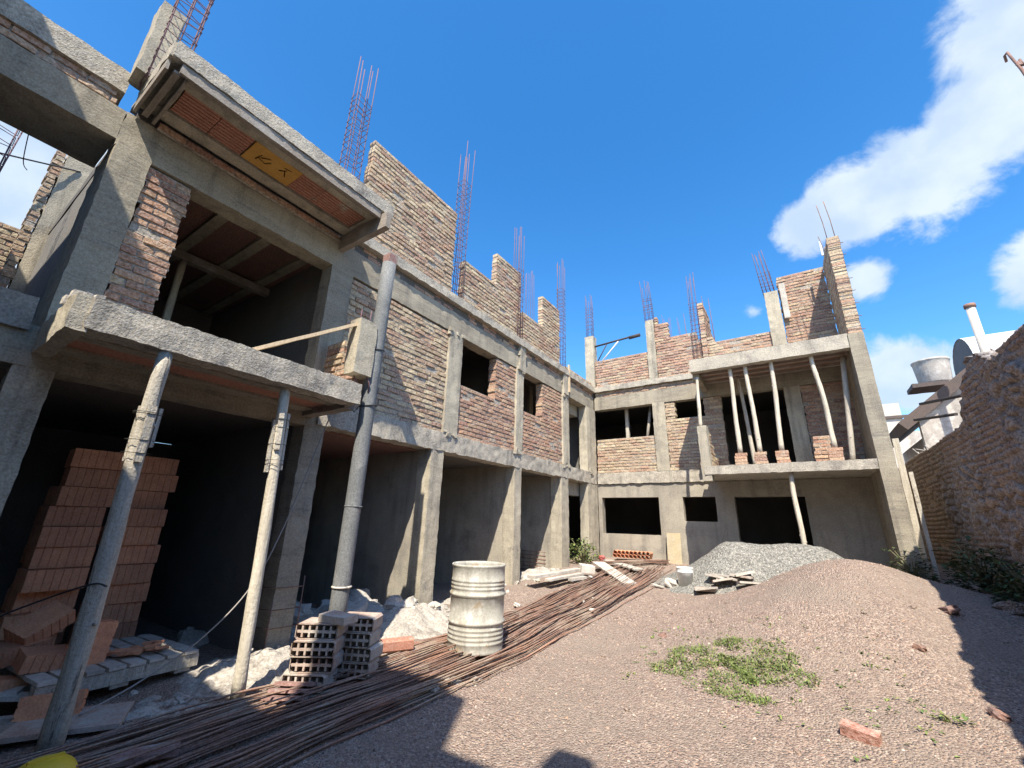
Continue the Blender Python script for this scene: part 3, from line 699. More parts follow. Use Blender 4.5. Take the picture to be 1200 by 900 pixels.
prop((-.8, 11.6, 2.9), (-.9, 11.6, 5.2), .045, .04, 'wood_grey', 'dim grey prop standing behind the pale logs in the upper doorway', None, 82, None, .01)
prop((-.10, 10.75, .9), (-.12, 10.75, 2.64), .05, .045, 'wood_pale', 'single pale log under the back balcony with its foot in the gravel heap', None, 83, None, .03, name='log_prop', cat='log prop')
prop((-6.6, 5.95, .05), (-6.6, 5.9, 2.64), .05, .045, 'wood_grey', 'grey prop standing inside the ground floor bay behind the drum', None, 84, None, .02)
prop((-7.0, 1.75, 2.9), (-7.0, 1.75, 5.0), .05, .045, 'wood_grey', 'dim upright prop inside the dark upper room on the left', None, 85, None, .01)
mb = MB(); mb.box((-7.06, .8, 5.0), (-6.94, 2.95, 5.12), amp=.004); tag(mb.build('ceiling_bearer', M['wood_board']), 'long timber bearer under the ceiling of the dark upper room', 'timber beam')
# thin timber boards near the balcony and the corner
def plank(name, a, b, w, th, mat, label, cat='plank', roll=0, group=None):
    a = V(a); b = V(b); d = b - a; q = d.normalized().to_track_quat('X', 'Z').to_matrix().to_4x4()
    mb = MB(); Mx = q @ Matrix.Rotation(roll, 4, 'X')
    mb.box((-d.length / 2, -w / 2, -th / 2), (d.length / 2, w / 2, th / 2), res=.12, amp=.004, freq=7, M=Mx)
    o = mb.build(name, M[mat]); o.location = (a + b) / 2
    return tag(o, label, cat, group)
plank('plank', (-4.15, 1.72, 2.99), (-4.12, 2.86, 3.755), .07, .035, 'wood_fresh', 'fresh pine plank slanting up from the near balcony edge to its concrete post')
plank('plank', (-2.9, 11.86, .6), (-2.92, 12.02, 1.34), .02, .34, 'yellow_dusty', 'pale yellow board leaning on the plastered wall beside the gravel heap', roll=math.pi / 2)
plank('plank', (1.66, 10.9, .75), (1.70, 11.0, 3.25), .09, .05, 'wood_pale', 'long pale pole board standing in the gap between end wall and old boundary wall')
plank('plank', (1.74, 10.7, .72), (1.80, 11.0, 2.6), .06, .04, 'wood_grey', 'shorter grey batten beside the long pale board at the end wall')

# zinc pipe leaning at the balcony corner
t = thing('zinc_pipe', 'tall grey zinc downpipe standing wired to the corner of the near balcony', 'pipe', (-4.12, 3.10, .25))
mb = MB(); pts = [(-4.13, 3.06, .25), (-4.12, 3.07, 1.6), (-4.11, 3.08, 3.0), (-4.09, 3.10, 4.70)]
pts = [V(a).lerp(V(b), f) for a, b in zip(pts, pts[1:]) for f in (0, .33, .66)] + [V(pts[-1])]
mb.tube(pts, .088, 20, wob=.012); mb.build('pipe_body', M['zinc'], t)
mb = MB()
for z in (1.62, 3.42): mb.tube([(-4.12 + .092 * math.cos(a), 3.075 + .092 * math.sin(a), z) for a in [i * .449 for i in range(15)]], .008, 5)
mb.build('pipe_seam', M['zinc'], t)
mb = MB()
for z in (2.76, 3.46):
    mb.tube([(-4.11 + .098 * math.cos(a), 3.085 + .098 * math.sin(a), z + .02 * math.sin(a)) for a in [i * .449 for i in range(15)]], .008, 5)
    mb.tube([(-4.19, 3.02, z), (-4.16, 2.94, z - .1), (-4.2, 2.9, z - .02)], .006, 5)
mb.build('wire_tie', M['cable'], t)
mb = MB(); mb.box((-4.17, 3.05, 4.71), (-4.03, 3.17, 4.84), res=.05, amp=.012); mb.build('brick_cap', M['clay_red'], t)
mb = MB(); mb.tube([(-4.12 + .092 * math.cos(a), 3.065 + .092 * math.sin(a), .82) for a in [i * .449 for i in range(15)]], .011, 6); mb.build('rope_ring', M['house_white'], t)

# ------------------------------------------------------------------ drum
dz = gz(-3.38, 4.42) + .045
t = thing('steel_drum', 'cream cement splashed steel drum standing on the rusty rebar pile', 'drum', (-3.38, 4.42, dz))
rd = .315; prof = [(.0, .012), (rd - .02, .012), (rd - .004, 0), (rd + .004, .012), (rd, .03)]
def rib(z, a, wd): return [(rd, z - wd), (rd + a, z - wd * .4), (rd + a, z + wd * .4), (rd, z + wd)]
for z in (.10, .145, .19, .235): prof += rib(z, .006, .014)
prof += rib(.30, .016, .022)
prof += rib(.585, .016, .022)
for z in (.65, .69, .73): prof += rib(z, .006, .014)
prof += [(rd, .87), (rd + .008, .88), (rd + .010, .892), (rd + .004, .902), (rd - .006, .898), (rd - .008, .87), (rd - .009, .02), (0, .02)]
mb = MB(); mb.lathe(prof, 48); bd = mb.build('drum_body', M['drum'], t, loc=(0, 0, 0))
for v in bd.data.vertices:
    n_ = noise.noise(v.co * 3.3 + V((3, 1, 2))) * .012; l_ = V((v.co.x, v.co.y, 0)).length
    if l_ > .1: v.co.x *= 1 + n_ / l_; v.co.y *= 1 + n_ / l_
mb = MB(); mb.lathe([(0, .44), (.15, .455), (.30, .45)], 32); mb.build('drum_filling', M['rubble_dust'], t, loc=(0, 0, 0))

# ------------------------------------------------------------------ rebar rods on the ground
CL = [.05, .16, .22, .34, .41, .5, .58, .63, .74, .82, .90, .97]
for i in range(108):
    u = min(1, max(0, R.choice(CL) + R.gauss(0, .024)))
    x0 = -4.12 + 1.19 * u + R.gauss(0, .05); ang = R.gauss(0.004, .014) + (u - .5) * -.028
    if u > .93: ang += .02
    ya = R.uniform(-1.2, .6) if R.random() < .75 else R.uniform(2, 5); yb_ = R.uniform(9.0, 11.3) if R.random() < .7 else R.uniform(5.5, 9)
    if yb_ - ya < 2: yb_ = ya + 4
    n = 22; r = R.uniform(.005, .0095); hump = R.random() ** 2 * (.11 - .05 * abs(u - .55)); ph = R.uniform(0, 6); am = R.uniform(.01, .05)
    pts = []
    for k in range(n + 1):
        y = ya + (yb_ - ya) * k / n; x = x0 + ang * (y - 4) + am * math.sin(y * .55 + ph)
        pts.append(V((x, y, gz(x, y) + r + .012 + hump * (1 - .3 * math.sin(y * .8 + ph)) + .008 * math.sin(y * 2.3 + ph))))
    mb = MB(); mb.tube(pts, r, 6); mid = pts[n // 2]
    o = mb.build('rebar_rod', M['rust_pile'], loc=mid)
    tag(o, 'rusty rebar rod lying in the long pile beside the building', 'rebar rod', 'rebar rods piled along the building')
# short bundle of bars near the back wall
for i in range(14):
    a = V((-3.95 + R.uniform(-.1, .25), 10.9 + R.uniform(-.1, .1), .62 + R.random() * .06)); b = a + V((.75, .65, .0)) * R.uniform(.9, 1.1) + V((0, 0, R.uniform(-.03, .05)))
    mb = MB(); mb.tube([a - V((0.5, .5, .02)), (a + b) / 2 + V((0, 0, .02)), b], .010, 6); o = mb.build('rebar_rod', M['rust_pile'], loc=(a + b) / 2)
    tag(o, 'short rusty rebar rod in the bundle by the back wall', 'rebar rod', 'short rebar rods by the back wall')

# ------------------------------------------------------------------ clay blocks
def ribbed_block(w, d, hgt, ribs=7):
    """upright ribs on all four sides, solid looking"""
    poly = []
    def side(p, q, nrm, n):
        p = V(p); q = V(q); nrm = V(nrm); out = []
        for i in range(n):
            for f, k in ((i + .04, 0), (i + .80, 0), (i + .86, -.007), (i + .98, -.007)):
                v = p.lerp(q, f / n) + nrm * k; out.append((v.x, v.y))
        return out
    poly += side((-w / 2, -d / 2), (w / 2, -d / 2), (0, -1), ribs)
    poly += side((w / 2, -d / 2), (w / 2, d / 2), (1, 0), max(3, int(ribs * d / w)))
    poly += side((w / 2, d / 2), (-w / 2, d / 2), (0, 1), ribs)
    poly += side((-w / 2, d / 2), (-w / 2, -d / 2), (-1, 0), max(3, int(ribs * d / w)))
    mb = MB(); mb.prism(poly, 0, hgt); return mb
def hollow_block(w, hgt, ln, nx, nz, wall=.011):
    """cells run along local y, open at both ends"""
    mb = MB(); ex = w / nx; ez = hgt / nz
    ch = .02
    for ya, yb in ((-ln / 2, ln / 2),):
        outer = [(-w / 2 + ch, -hgt / 2), (w / 2 - ch, -hgt / 2), (w / 2, -hgt / 2 + ch), (w / 2, hgt / 2 - ch), (w / 2 - ch, hgt / 2), (-w / 2 + ch, hgt / 2), (-w / 2, hgt / 2 - ch), (-w / 2, -hgt / 2 + ch)]
        b = len(mb.v)
        for y in (ya, yb):
            for x, z in outer: mb.v.append(V((x, y, z)))
        for i in range(8):
            j = (i + 1) % 8; mb.face((b + i, b + j, b + 8 + j, b + 8 + i), 0, False)
        # end webs with the holes left open
        def rect(x0, x1, z0, z1, y, flip):
            i = len(mb.v); mb.v.extend([V((x0, y, z0)), V((x1, y, z0)), V((x1, y, z1)), V((x0, y, z1))])
            mb.face((i, i + 1, i + 2, i + 3) if flip else (i + 3, i + 2, i + 1, i))
        for y, fl in ((ya + .0005, True), (yb - .0005, False)):
            for k in range(nx + 1):
                x = -w / 2 + ex * k; rect(max(-w / 2 + .003, x - wall / 2), min(w / 2 - .003, x + wall / 2), -hgt / 2 + .016, hgt / 2 - .016, y, fl)
            for k in range(nz + 1):
                z = -hgt / 2 + ez * k; e = .003 if 0 < k < nz else 0
                rect(-w / 2 + .018, w / 2 - .018, max(-hgt / 2 + .001, z - wall / 2 - e), min(hgt / 2 - .001, z + wall / 2 + e), y + (.0006 if fl else -.0006), fl)
        for k in range(1, nx):
            x = -w / 2 + ex * k; i = len(mb.v); mb.v.extend([V((x, ya + .002, -hgt / 2)), V((x, yb - .002, -hgt / 2)), V((x, yb - .002, hgt / 2)), V((x, ya + .002, hgt / 2))]); mb.face((i, i + 1, i + 2, i + 3))
        for k in range(1, nz):
            z = -hgt / 2 + ez * k; i = len(mb.v); mb.v.extend([V((-w / 2, ya + .002, z)), V((w / 2, ya + .002, z)), V((w / 2, yb - .002, z)), V((-w / 2, yb - .002, z))]); mb.face((i, i + 1, i + 2, i + 3))
    return mb
# tall stack inside the near bay (blocks face the court, i.e. +X)
rib_me = None
ORD = ['top', 'second', 'third', 'fourth', 'fifth', 'sixth', 'seventh', 'eighth', 'ninth', 'tenth']
proto = {}
def place_ribbed(loc, rot, label, group=None, kind='a', name='clay_block', cat='clay block', mat='clay'):
    if kind not in proto:
        dim = {'a': (.43, .36, .186, 7), 'b': (.21, .36, .186, 4), 'c': (.34, .24, .12, 6)}[kind]
        o = ribbed_block(*dim).build(name, M[mat]); proto[kind] = o
    else: o = dup(proto[kind])
    o.location = loc; o.rotation_euler = rot
    return tag(o, label, cat, group)
SZ = .20; XS = -6.15
for k in range(10):
    lay = 9 - k; z = SZ + k * .192
    side = ('left', 'right')
    off = R.uniform(-.03, .03)
    for j in range(2):
        y = 1.15 + .225 + j * .46 + off + R.uniform(-.02, .02) + (.03 if j else 0) - (.012 * lay if j == 0 else 0) + (.05 if lay == 0 and j == 0 else 0)
        x = XS - .18 + R.uniform(-.05, .05) + (.10 if (j == 0 and k in (3,)) else 0)
        place_ribbed((x, y, z), (0, 0, math.pi / 2 + R.uniform(-.09, .09)), 'ribbed clay block, %s layer from top, %s column of the tall indoor stack' % (ORD[lay], side[j]), 'clay blocks stacked in the near bay')
    if k < 8:
        place_ribbed((XS - .62 + R.uniform(-.02, .02), 1.2 + .2 + R.uniform(-.02, .02), z), (0, 0, math.pi / 2), 'clay block at the back left of the %s layer, tall indoor stack' % ORD[lay], 'clay blocks stacked in the near bay')
# loose and tilted blocks in front of the stack
loose = [((-5.62, 1.22, .52), (.35, -.5, 1.9), 'tilted ribbed clay block on top of the loose heap left of the grey prop'),
         ((-5.55, 1.10, .34), (.1, -.15, 1.75), 'dusty clay block under the tilted one, left of the grey prop'),
         ((-5.25, 1.02, .16), (.0, .2, 2.0), 'clay block low in the loose heap at the left edge of the bay'),
         ((-5.22, 1.42, .44), (math.pi / 2, .1, 1.75), 'clay block standing on end just right of the grey prop'),
         ((-4.72, 1.22, .12), (1.35, 0, 1.15), 'clean red ribbed clay block lying at the front corner of the timber pallet'),
         ((-5.2, 1.22, .32), (.1, .1, 1.6), 'clay block wedged behind the grey prop beside the pallet')]
for i, (l, r_, lb) in enumerate(loose): place_ribbed(l, r_, lb, 'loose clay blocks in front of the tall stack', 'b' if i in (3,) else 'c')
for i in range(9):
    p = V((-5.25 + R.uniform(-.25, .28), 1.75 + R.uniform(-.2, .22), .335 + R.random() * .03)); mb = MB()
    mb.box((-.10 * R.uniform(.6, 1.1), -.035, -.012), (.10, .035, .012), res=.04, amp=.008, freq=14)
    o = mb.build('tile_shard', M['clay'], loc=(0, 0, 0)); o.location = p; o.rotation_euler = (R.uniform(-.3, .3), R.uniform(-.2, .2), R.uniform(0, 3))
    tag(o, 'broken red clay shard lying on the timber pallet by the tall stack', 'clay shard', 'clay shards on the pallet')
# pallet
t = thing('pallet', 'weathered timber pallet lying in the dust before the tall clay block stack', 'pallet', (-5.28, 1.58, .13), math.radians(4))
for i in range(8):
    mb = MB(); y = -.50 + i * .135
    mb.box((-.52, y, .155), (.46, y + .11, .18), res=.12, amp=.005); mb.build('deck_board', M['wood_white'], t, loc=(0, 0, 0))
for x in (-.50, -.02, .36):
    mb = MB(); mb.box((x, -.50, .05), (x + .09, .57, .15), res=.15, amp=.004); mb.build('bearer', M['wood_grey'], t, loc=(0, 0, 0))
for i in range(3):
    mb = MB(); mb.box((-.5, -.5 + i * .45, .02), (.44, -.38 + i * .45, .045), res=.15, amp=.004); mb.build('bottom_board', M['wood_grey'], t, loc=(0, 0, 0))
# flat tiles and boards near the foot of the left prop
plank('loose_board', (-4.75, .75, .12), (-4.35, 1.55, .10), .42, .03, 'clay_dusty', 'dusty grey slab lying flat behind the foot of the left prop', 'slab')
plank('loose_board', (-5.0, .35, .14), (-4.6, 1.0, .12), .30, .025, 'wood_board', 'dark grey board on the floor at the left edge of the bay', 'board')
plank('loose_board', (-5.3, .62, .16), (-5.05, 1.1, .22), .16, .03, 'wood_white', 'whitish broken board lying left of the grey prop', 'board')
plank('loose_board', (-5.2, .75, .24), (-4.95, 1.15, .19), .10, .03, 'wood_white', 'narrow white splinter of board lying over the broken board left of the prop', 'board')

# stack of hollow blocks beside the rods
A0 = math.radians(33); Wd = V((math.cos(A0), math.sin(A0), 0)); Dd = V((-math.sin(A0), math.cos(A0), 0))
P0 = V((-3.90, 2.44, .0)); P0.z = gz(-3.8, 2.6) + .06
hb = hollow_block(.37, .122, .26, 6, 2, .017)
hproto = hb.build('hollow_block', M['clay_dusty']); used = False
def place_hollow(c, rz, label, tilt=(0, 0)):
    global used
    o = hproto if not used else dup(hproto); used = True
    o.location = c; o.rotation_euler = (tilt[0], tilt[1], rz)
    return tag(o, label, 'hollow block', 'hollow blocks stacked by the rebar pile')
NM = ['bottom', 'second', 'third', 'top']
for k in range(4):
    c = P0 + Wd * (.20 + R.uniform(-.025, .025) + (.02 if k == 1 else 0)) + Dd * (.13 + R.uniform(-.03, .03)) + V((0, 0, .063 + k * .1245))
    place_hollow(c, A0 + R.uniform(-.09, .09), 'grey hollow block, %s of the front stack beside the rebar pile' % NM[k])
for k in range(4):
    c = P0 + Wd * (.46 + R.uniform(-.02, .03)) + Dd * (.43 + R.uniform(-.03, .03)) + V((0, 0, .063 + k * .1245))
    place_hollow(c, A0 - .12 + R.uniform(-.09, .09), 'hollow block, %s of the rear stack of four by the rebar pile' % ('bottom', 'second', 'third', 'top')[k])
mb = MB(); mb.box((-.14, -.10, -.03), (.14, .10, .03), res=.06, amp=.006)
o = mb.build('brick_piece', M['clay_dusty'], loc=(0, 0, 0)); o.location = P0 + Wd * .36 + Dd * .12 + V((0, 0, .53)); o.rotation_euler = (0, .05, A0 - .3)
tag(o, 'pinkish broken slab resting on top of the hollow block stack', 'brick piece')
for k in range(3):
    mb = MB(); mb.box((-.165, -.05, -.012), (.165, .05, .012), res=.06, amp=.004)
    o = mb.build('flat_tile', M['clay_red'], loc=(0, 0, 0)); o.location = P0 + Wd * .15 - Dd * (.06 + .085 * k) + V((0, 0, .07 - .022 * k)); o.rotation_euler = (-.22, 0, A0 + .04 * k)
    tag(o, 'dull red flat tile, %s of three before the hollow block stack' % ('uppermost', 'middle', 'lowest')[k], 'tile', 'flat tiles before the hollow block stack')
# yellowish hollow block lying alone between the stack and the drum
pz = gz(-4.0, 3.75)
o = hollow_block(.13, .12, .34, 2, 2).build('hollow_block', M['clay_soffit']); o.location = (-3.92, 3.72, pz + .12); o.rotation_euler = (0, 0, math.radians(-28))
tag(o, 'ochre hollow block lying alone between the block stack and the drum', 'hollow block')
# row of red blocks by the back wall
for i in range(9):
    o = hollow_block(.10, .17, .26, 1, 2).build('hollow_block', M['clay']) if i == 0 else dup(o)
    o.location = (-4.35 + i * .108, 11.7, .78); o.rotation_euler = (0, .30, R.uniform(-.05, .05))
    tag(o, 'leaning hollow red block in the short row along the back wall under the window', 'hollow block', 'leaning red blocks under the back window')

# ------------------------------------------------------------------ rubble
def chunk(p, s, label, group, flat=.6, mat='rubble', name='rubble_chunk', cat='rubble'):
    bmv = MB(); n = 7; sd = R.uniform(0, 99)
    # faceted lump: lat/long sphere squared off and displaced
    for i in range(n + 1):
        th = math.pi * i / n
        for j in range(10):
            ph = 2 * math.pi * j / 10
            d = V((math.sin(th) * math.cos(ph), math.sin(th) * math.sin(ph), math.cos(th)))
            m_ = max(abs(d.x), abs(d.y), abs(d.z)); d = d * (1 / m_) ** .65
            d = d * (1 + .35 * noise.noise(d * 1.4 + V((sd, 0, 0))) + .12 * noise.noise(d * 4 + V((sd, 3, 0))))
            bmv.v.append(V((d.x * s, d.y * s * R.uniform(.9, 1.1), d.z * s * flat)))
    for i in range(n):
        for j in range(10):
            a = i * 10 + j; b = i * 10 + (j + 1) % 10; bmv.face((a, a + 10, b + 10, b), 0, False)
    o = bmv.build(name, M[mat], loc=(0, 0, 0)); o.location = p; o.rotation_euler = (R.uniform(-.4, .4), R.uniform(-.4, .4), R.uniform(0, 6))
    return tag(o, label, cat, group)
def scatter(n, x0, x1, y0, y1, s0, s1, label, group, up=.0, **k):
    for i in range(n):
        x = R.uniform(x0, x1); y = R.uniform(y0, y1); s = s0 + (s1 - s0) * R.random() ** 2.2
        chunk(V((x, y, gz(x, y) + s * .25 + up * R.random())), s, label, group, R.uniform(.4, .8), **k)
def heap(name, cx, cy, sx, sy, hh, mat, label, cat='rubble heap', seed=0, rot=0):
    mb = MB(); n = 44
    for i in range(n + 1):
        for j in range(n + 1):
            u = -1 + 2 * i / n; v = -1 + 2 * j / n
            x = cx + u * sx; y = cy + v * sy; f = max(0, 1 - (u * u + v * v) ** .8)
            z = gz(x, y) - .04 + f * hh * (1 + .5 * noise.noise(V((x * 3, y * 3, seed)))) + f ** .5 * .05 * noise.noise(V((x * 12, y * 12, seed)))
            mb.v.append(V((x, y, z)))
    for i in range(n):
        for j in range(n):
            a = i * (n + 1) + j; mb.face((a, a + n + 1, a + n + 2, a + 1), 0, True)
    return tag(mb.build(name, M[mat]), label, cat, kind='stuff')
heap('rubble_heap', -4.85, 4.75, .75, .95, .20, 'rubble_dust', 'pale heap of broken mortar and plaster at the foot of the first column right of the pipe')
heap('rubble_heap', -4.62, 2.55, .62, .75, .10, 'rubble_dust', 'whitish mortar dust spread round the foot of the right prop')
heap('rubble_heap', -5.7, 4.3, .9, .9, .45, 'rubble', 'shaded rubble heap inside the bay behind the zinc pipe')
heap('rubble_heap', -5.3, 8.75, .6, .9, .16, 'rubble_dust', 'yellowish rubble spread in front of the third ground floor bay')
heap('rubble_heap', -5.2, 6.5, .5, .9, .12, 'rubble_dust', 'thin rubble strip before the bay behind the drum')
heap('rubble_heap', -4.35, 1.75, .55, .9, .05, 'rubble_dust', 'grey dust and crumbs on the ground between pallet and rebar pile')
heap('rubble_heap', -3.95, 4.0, .35, 1.5, .07, 'rubble_dust', 'dusty mortar caked along the middle of the rebar pile')
scatter(34, -5.2, -4.5, 4.2, 5.6, .03, .13, 'pale chunk of broken concrete in the sunlit heap at the first column', 'concrete chunks at the first column', .16)
scatter(16, -6.3, -5.2, 3.6, 4.9, .08, .24, 'shaded lump of broken concrete inside the bay behind the zinc pipe', 'concrete lumps in the shaded bay', .3)
scatter(16, -5.6, -4.7, 5.7, 8.0, .03, .10, 'pale chunk of rubble on the ground in front of the bays behind the drum', 'rubble chunks before the bays')
scatter(18, -5.7, -4.6, 8.1, 9.6, .03, .09, 'yellowish chunk of rubble in front of the third ground floor bay', 'rubble chunks before the third bay')
scatter(22, -5.0, -4.25, 1.5, 3.2, .015, .05, 'small white mortar crumb near the foot of the right prop', 'mortar crumbs by the prop')
scatter(14, -4.3, -3.0, 6.5, 10.2, .02, .07, 'white crumb of mortar lying on the far part of the rebar pile', 'mortar crumbs on the rods', .08)
scatter(10, -7.2, -5.8, 2.3, 3.2, .06, .16, 'dark lump of rubble in the shade at the right of the pallet', 'rubble lumps beside the pallet')
for (x, y, s) in ((-3.02, 3.62, .075), (-2.92, 3.85, .05), (-3.0, 3.8, .035)):
    chunk(V((x, y, gz(x, y) + s * .2)), s, 'white mortar lump on the gravel in front of the drum', 'mortar lumps before the drum', .45, mat='rubble_dust')
chunk(V((-2.95, 3.3, gz(-2.95, 3.3) + .05)), .04, 'small elongated white mortar lump on the edge of the rebar pile', None, .4, mat='rubble_dust')
# clods on the gravel
for (x, y, s, lb) in ((.77, 6.45, .05, 'dark clod sitting alone on the sunlit gravel'), (-1.75, 6.2, .05, 'dark clod at the left of the green weeds on the gravel'), (1.05, 5.5, .06, 'dark stone in the shade at the lower right'), (1.25, 7.5, .09, 'dark flat clod in the shade of the boundary wall'), (2.0, 6.9, .22, 'large rounded boulder at the foot of the boundary wall'), (1.9, 8.0, .14, 'smaller stone at the foot of the boundary wall beyond the boulder')):
    chunk(V((x, y, gz(x, y) + s * .2)), s, lb, None, .55, mat='gravel' if s > .1 else 'rust', name='stone', cat='stone')
for i, (x, y, s) in enumerate(((-2.2, 5.3, .025), (-1.9, 7.4, .03), (-1.2, 7.8, .025), (-2.6, 6.8, .03), (.4, 6.9, .025), (-.3, 4.2, .02), (-1.5, 4.1, .02), (.9, 7.3, .03), (-2.3, 8.2, .03))):
    chunk(V((x, y, gz(x, y) + s * .3)), s, 'small rough stone among the pink gravel of the yard', 'small stones on the yard', .6, mat='gravel', name='stone', cat='stone')
# single brick on the gravel
mb = MB(); mb.box((-.115, -.055, -.035), (.115, .055, .035), res=.04, amp=.008, freq=12, c=(.50, .20, .13))
o = mb.build('broken_brick', M['brick'], loc=(0, 0, 0)); o.location = (.10, 4.62, gz(.1, 4.62) + .035); o.rotation_euler = (.1, .08, -.25)
tag(o, 'single broken red brick lying on the sunlit gravel at the lower right', 'brick')
# pebbles strewn over the gravel
mb = MB()
for i in range(5200):
    x = R.uniform(-2.9, 2.1); y = R.uniform(1.6, 9.5); s = .005 + .008 * R.random() ** 2.5
    if R.random() < .25: s *= 1.35
    z = gz(x, y); c = R.choice(PINK); b = len(mb.v); q = R.uniform(0, 6)
    for k in range(5): mb.v.append(V((x + s * math.cos(q + k * 1.257) * R.uniform(.7, 1.2), y + s * math.sin(q + k * 1.257) * R.uniform(.7, 1.2), z - s * .1)))
    mb.v.append(V((x + s * .2, y, z + s * R.uniform(.5, .9))))
    for k in range(5): mb.face((b + k, b + (k + 1) % 5, b + 5), 0, False, c)
pm = material('loose_pebble', (1.0, .96, .92), None, 5, fine=.2, bump=0, attr=True)
tag(mb.build('pebbles', pm), 'small loose pebbles strewn over the pink gravel', 'pebbles', kind='stuff')

# boards, slabs and bucket around the far end of the rods
plank('loose_board', (-4.55, 7.6, gz(-4.5, 7.6) + .22), (-4.35, 9.3, gz(-4.4, 9.3) + .16), .2, .05, 'wood_white', 'long white cement washed board lying along the far rods', 'board')
plank('loose_board', (-4.35, 7.9, gz(-4.4, 7.9) + .16), (-4.15, 9.0, gz(-4.2, 9.0) + .14), .14, .04, 'wood_white', 'shorter white board beside the long cement washed board on the rods', 'board')
plank('loose_board', (-4.1, 8.35, gz(-4.1, 8.35) + .14), (-3.95, 8.75, gz(-4, 8.75) + .12), .10, .05, 'wood_white', 'small stubby white board on the brown rods', 'board')
plank('loose_board', (-4.3, 10.3, gz(-4.2, 10.3) + .16), (-3.1, 9.0, gz(-3.1, 9.0) + .06), .30, .03, 'wood_white', 'pale plank lying across the end of the rebar pile', 'board')
plank('loose_board', (-4.3, 10.9, gz(-4.3, 10.9) + .12), (-3.3, 10.2, gz(-3.3, 10.2) + .10), .26, .03, 'wood_white', 'bleached board behind the plank that crosses the rods', 'board')
mb = MB(); mb.box((-.15, -.13, -.07), (.15, .13, .07), res=.07, amp=.006)
o = mb.build('plaster_block', M['house_white'], loc=(0, 0, 0)); o.location = (-4.18, 9.35, gz(-4.2, 9.35) + .18); o.rotation_euler = (.1, .1, .7); tag(o, 'white plaster block sitting at the end of the long white board', 'block')
bz = gz(-2.12, 9.35)
t = thing('plastic_bucket', 'white plastic bucket standing before the grey gravel heap', 'bucket', (-2.12, 9.35, bz))
mb = MB(); mb.lathe([(0, .01), (.12, .01), (.125, .0), (.145, .30), (.155, .31), (.155, .325), (.145, .33), (.155, .38), (.16, .39), (.152, .40), (.14, .40), (.12, .03), (0, .02)], 28); mb.build('bucket_body', M['white_pl'], t, loc=(0, 0, 0))
mb = MB(); mb.lathe([(0, .37), (.138, .37)], 24); mb.build('bucket_filling', M['rubble_dust'], t, loc=(0, 0, 0))
chunk(V((-2.4, 9.35, gz(-2.4, 9.35) + .08)), .11, 'white crumpled lump beside the white bucket', None, .8, mat='house_white', name='plaster_lump', cat='lump')
plank('loose_board', (-2.75, 9.3, gz(-2.7, 9.3) + .05), (-2.5, 9.15, gz(-2.5, 9.1) + .03), .08, .02, 'wood_white', 'thin white splinter lying left of the white bucket', 'board')
for i in range(9):
    x = -1.72 + .085 * i + R.uniform(-.1, .1); y = 9.0 + R.uniform(-.15, .35); z = max(gz(x, y), heap_z(x, y)) + .05 + .028 * (i % 4)
    mb = MB(); mb.box((-.17, -.11, -.016), (.17, .11, .016), res=.06, amp=.007, freq=9)
    o = mb.build('broken_slab', M['wood_white' if i % 3 else 'clay_dusty'], loc=(0, 0, 0)); o.location = (x, y, z); o.rotation_euler = (R.uniform(-.2, .2), R.uniform(-.25, .15), R.uniform(-.5, .5))
    tag(o, 'broken pale slab in the small pile at the foot of the grey gravel heap', 'slab', 'broken slabs at the gravel heap')
# red plastic can by the back wall
o = chunk(V((-4.45, 10.9, .70)), .075, 'small crushed red plastic bag beside the corner doorway', None, .8, mat='rubble', name='red_bag', cat='bag')
o.data.materials[0] = material('red_plastic', (.38, .10, .085), fine=.05, bump=0, rough=.5)
# low wire mesh leaning in the third bay, thin sticks
mb = MB()
for k in range(6): mb.tube([(-5.40, 9.70, .40 + k * .085), (-6.1, 9.70, .40 + k * .085 + .01)], .009, 5)
for k in range(4): mb.tube([(-5.45 - k * .2, 9.71, .36), (-5.45 - k * .2, 9.71, .86)], .006, 4)
tag(mb.build('rebar_mesh', M['rust']), 'small rusty rebar mesh leaning on the wall of the third ground floor bay', 'rebar mesh')
# yellow hard hat at the lower left edge
t = thing('hard_hat', 'yellow rounded hard hat at the lower left corner before the rods', 'hard hat', (-3.50, .94, .135))
mb = MB(); prof = [(.15 * math.cos(a) ** .7 if a < 1.57 else 0, .13 * math.sin(a)) for a in [i * 1.5708 / 9 for i in range(10)]]
mb.lathe([(.185, -.012), (.19, -.005), (.155, .0)] + prof[1:], 32); mb.build('hat_shell', M['yellow'], t, loc=(0, 0, 0))
mb = MB(); mb.box((-.012, -.07, .120), (.012, .07, .136), amp=0); mb.build('hat_ridge', M['yellow'], t, loc=(0, 0, 0))
plank('tile_piece', (-3.5, 1.22, .16), (-3.38, 1.52, .15), .14, .03, 'clay_red', 'dull reddish tile piece lying beside the yellow hard hat', 'tile')

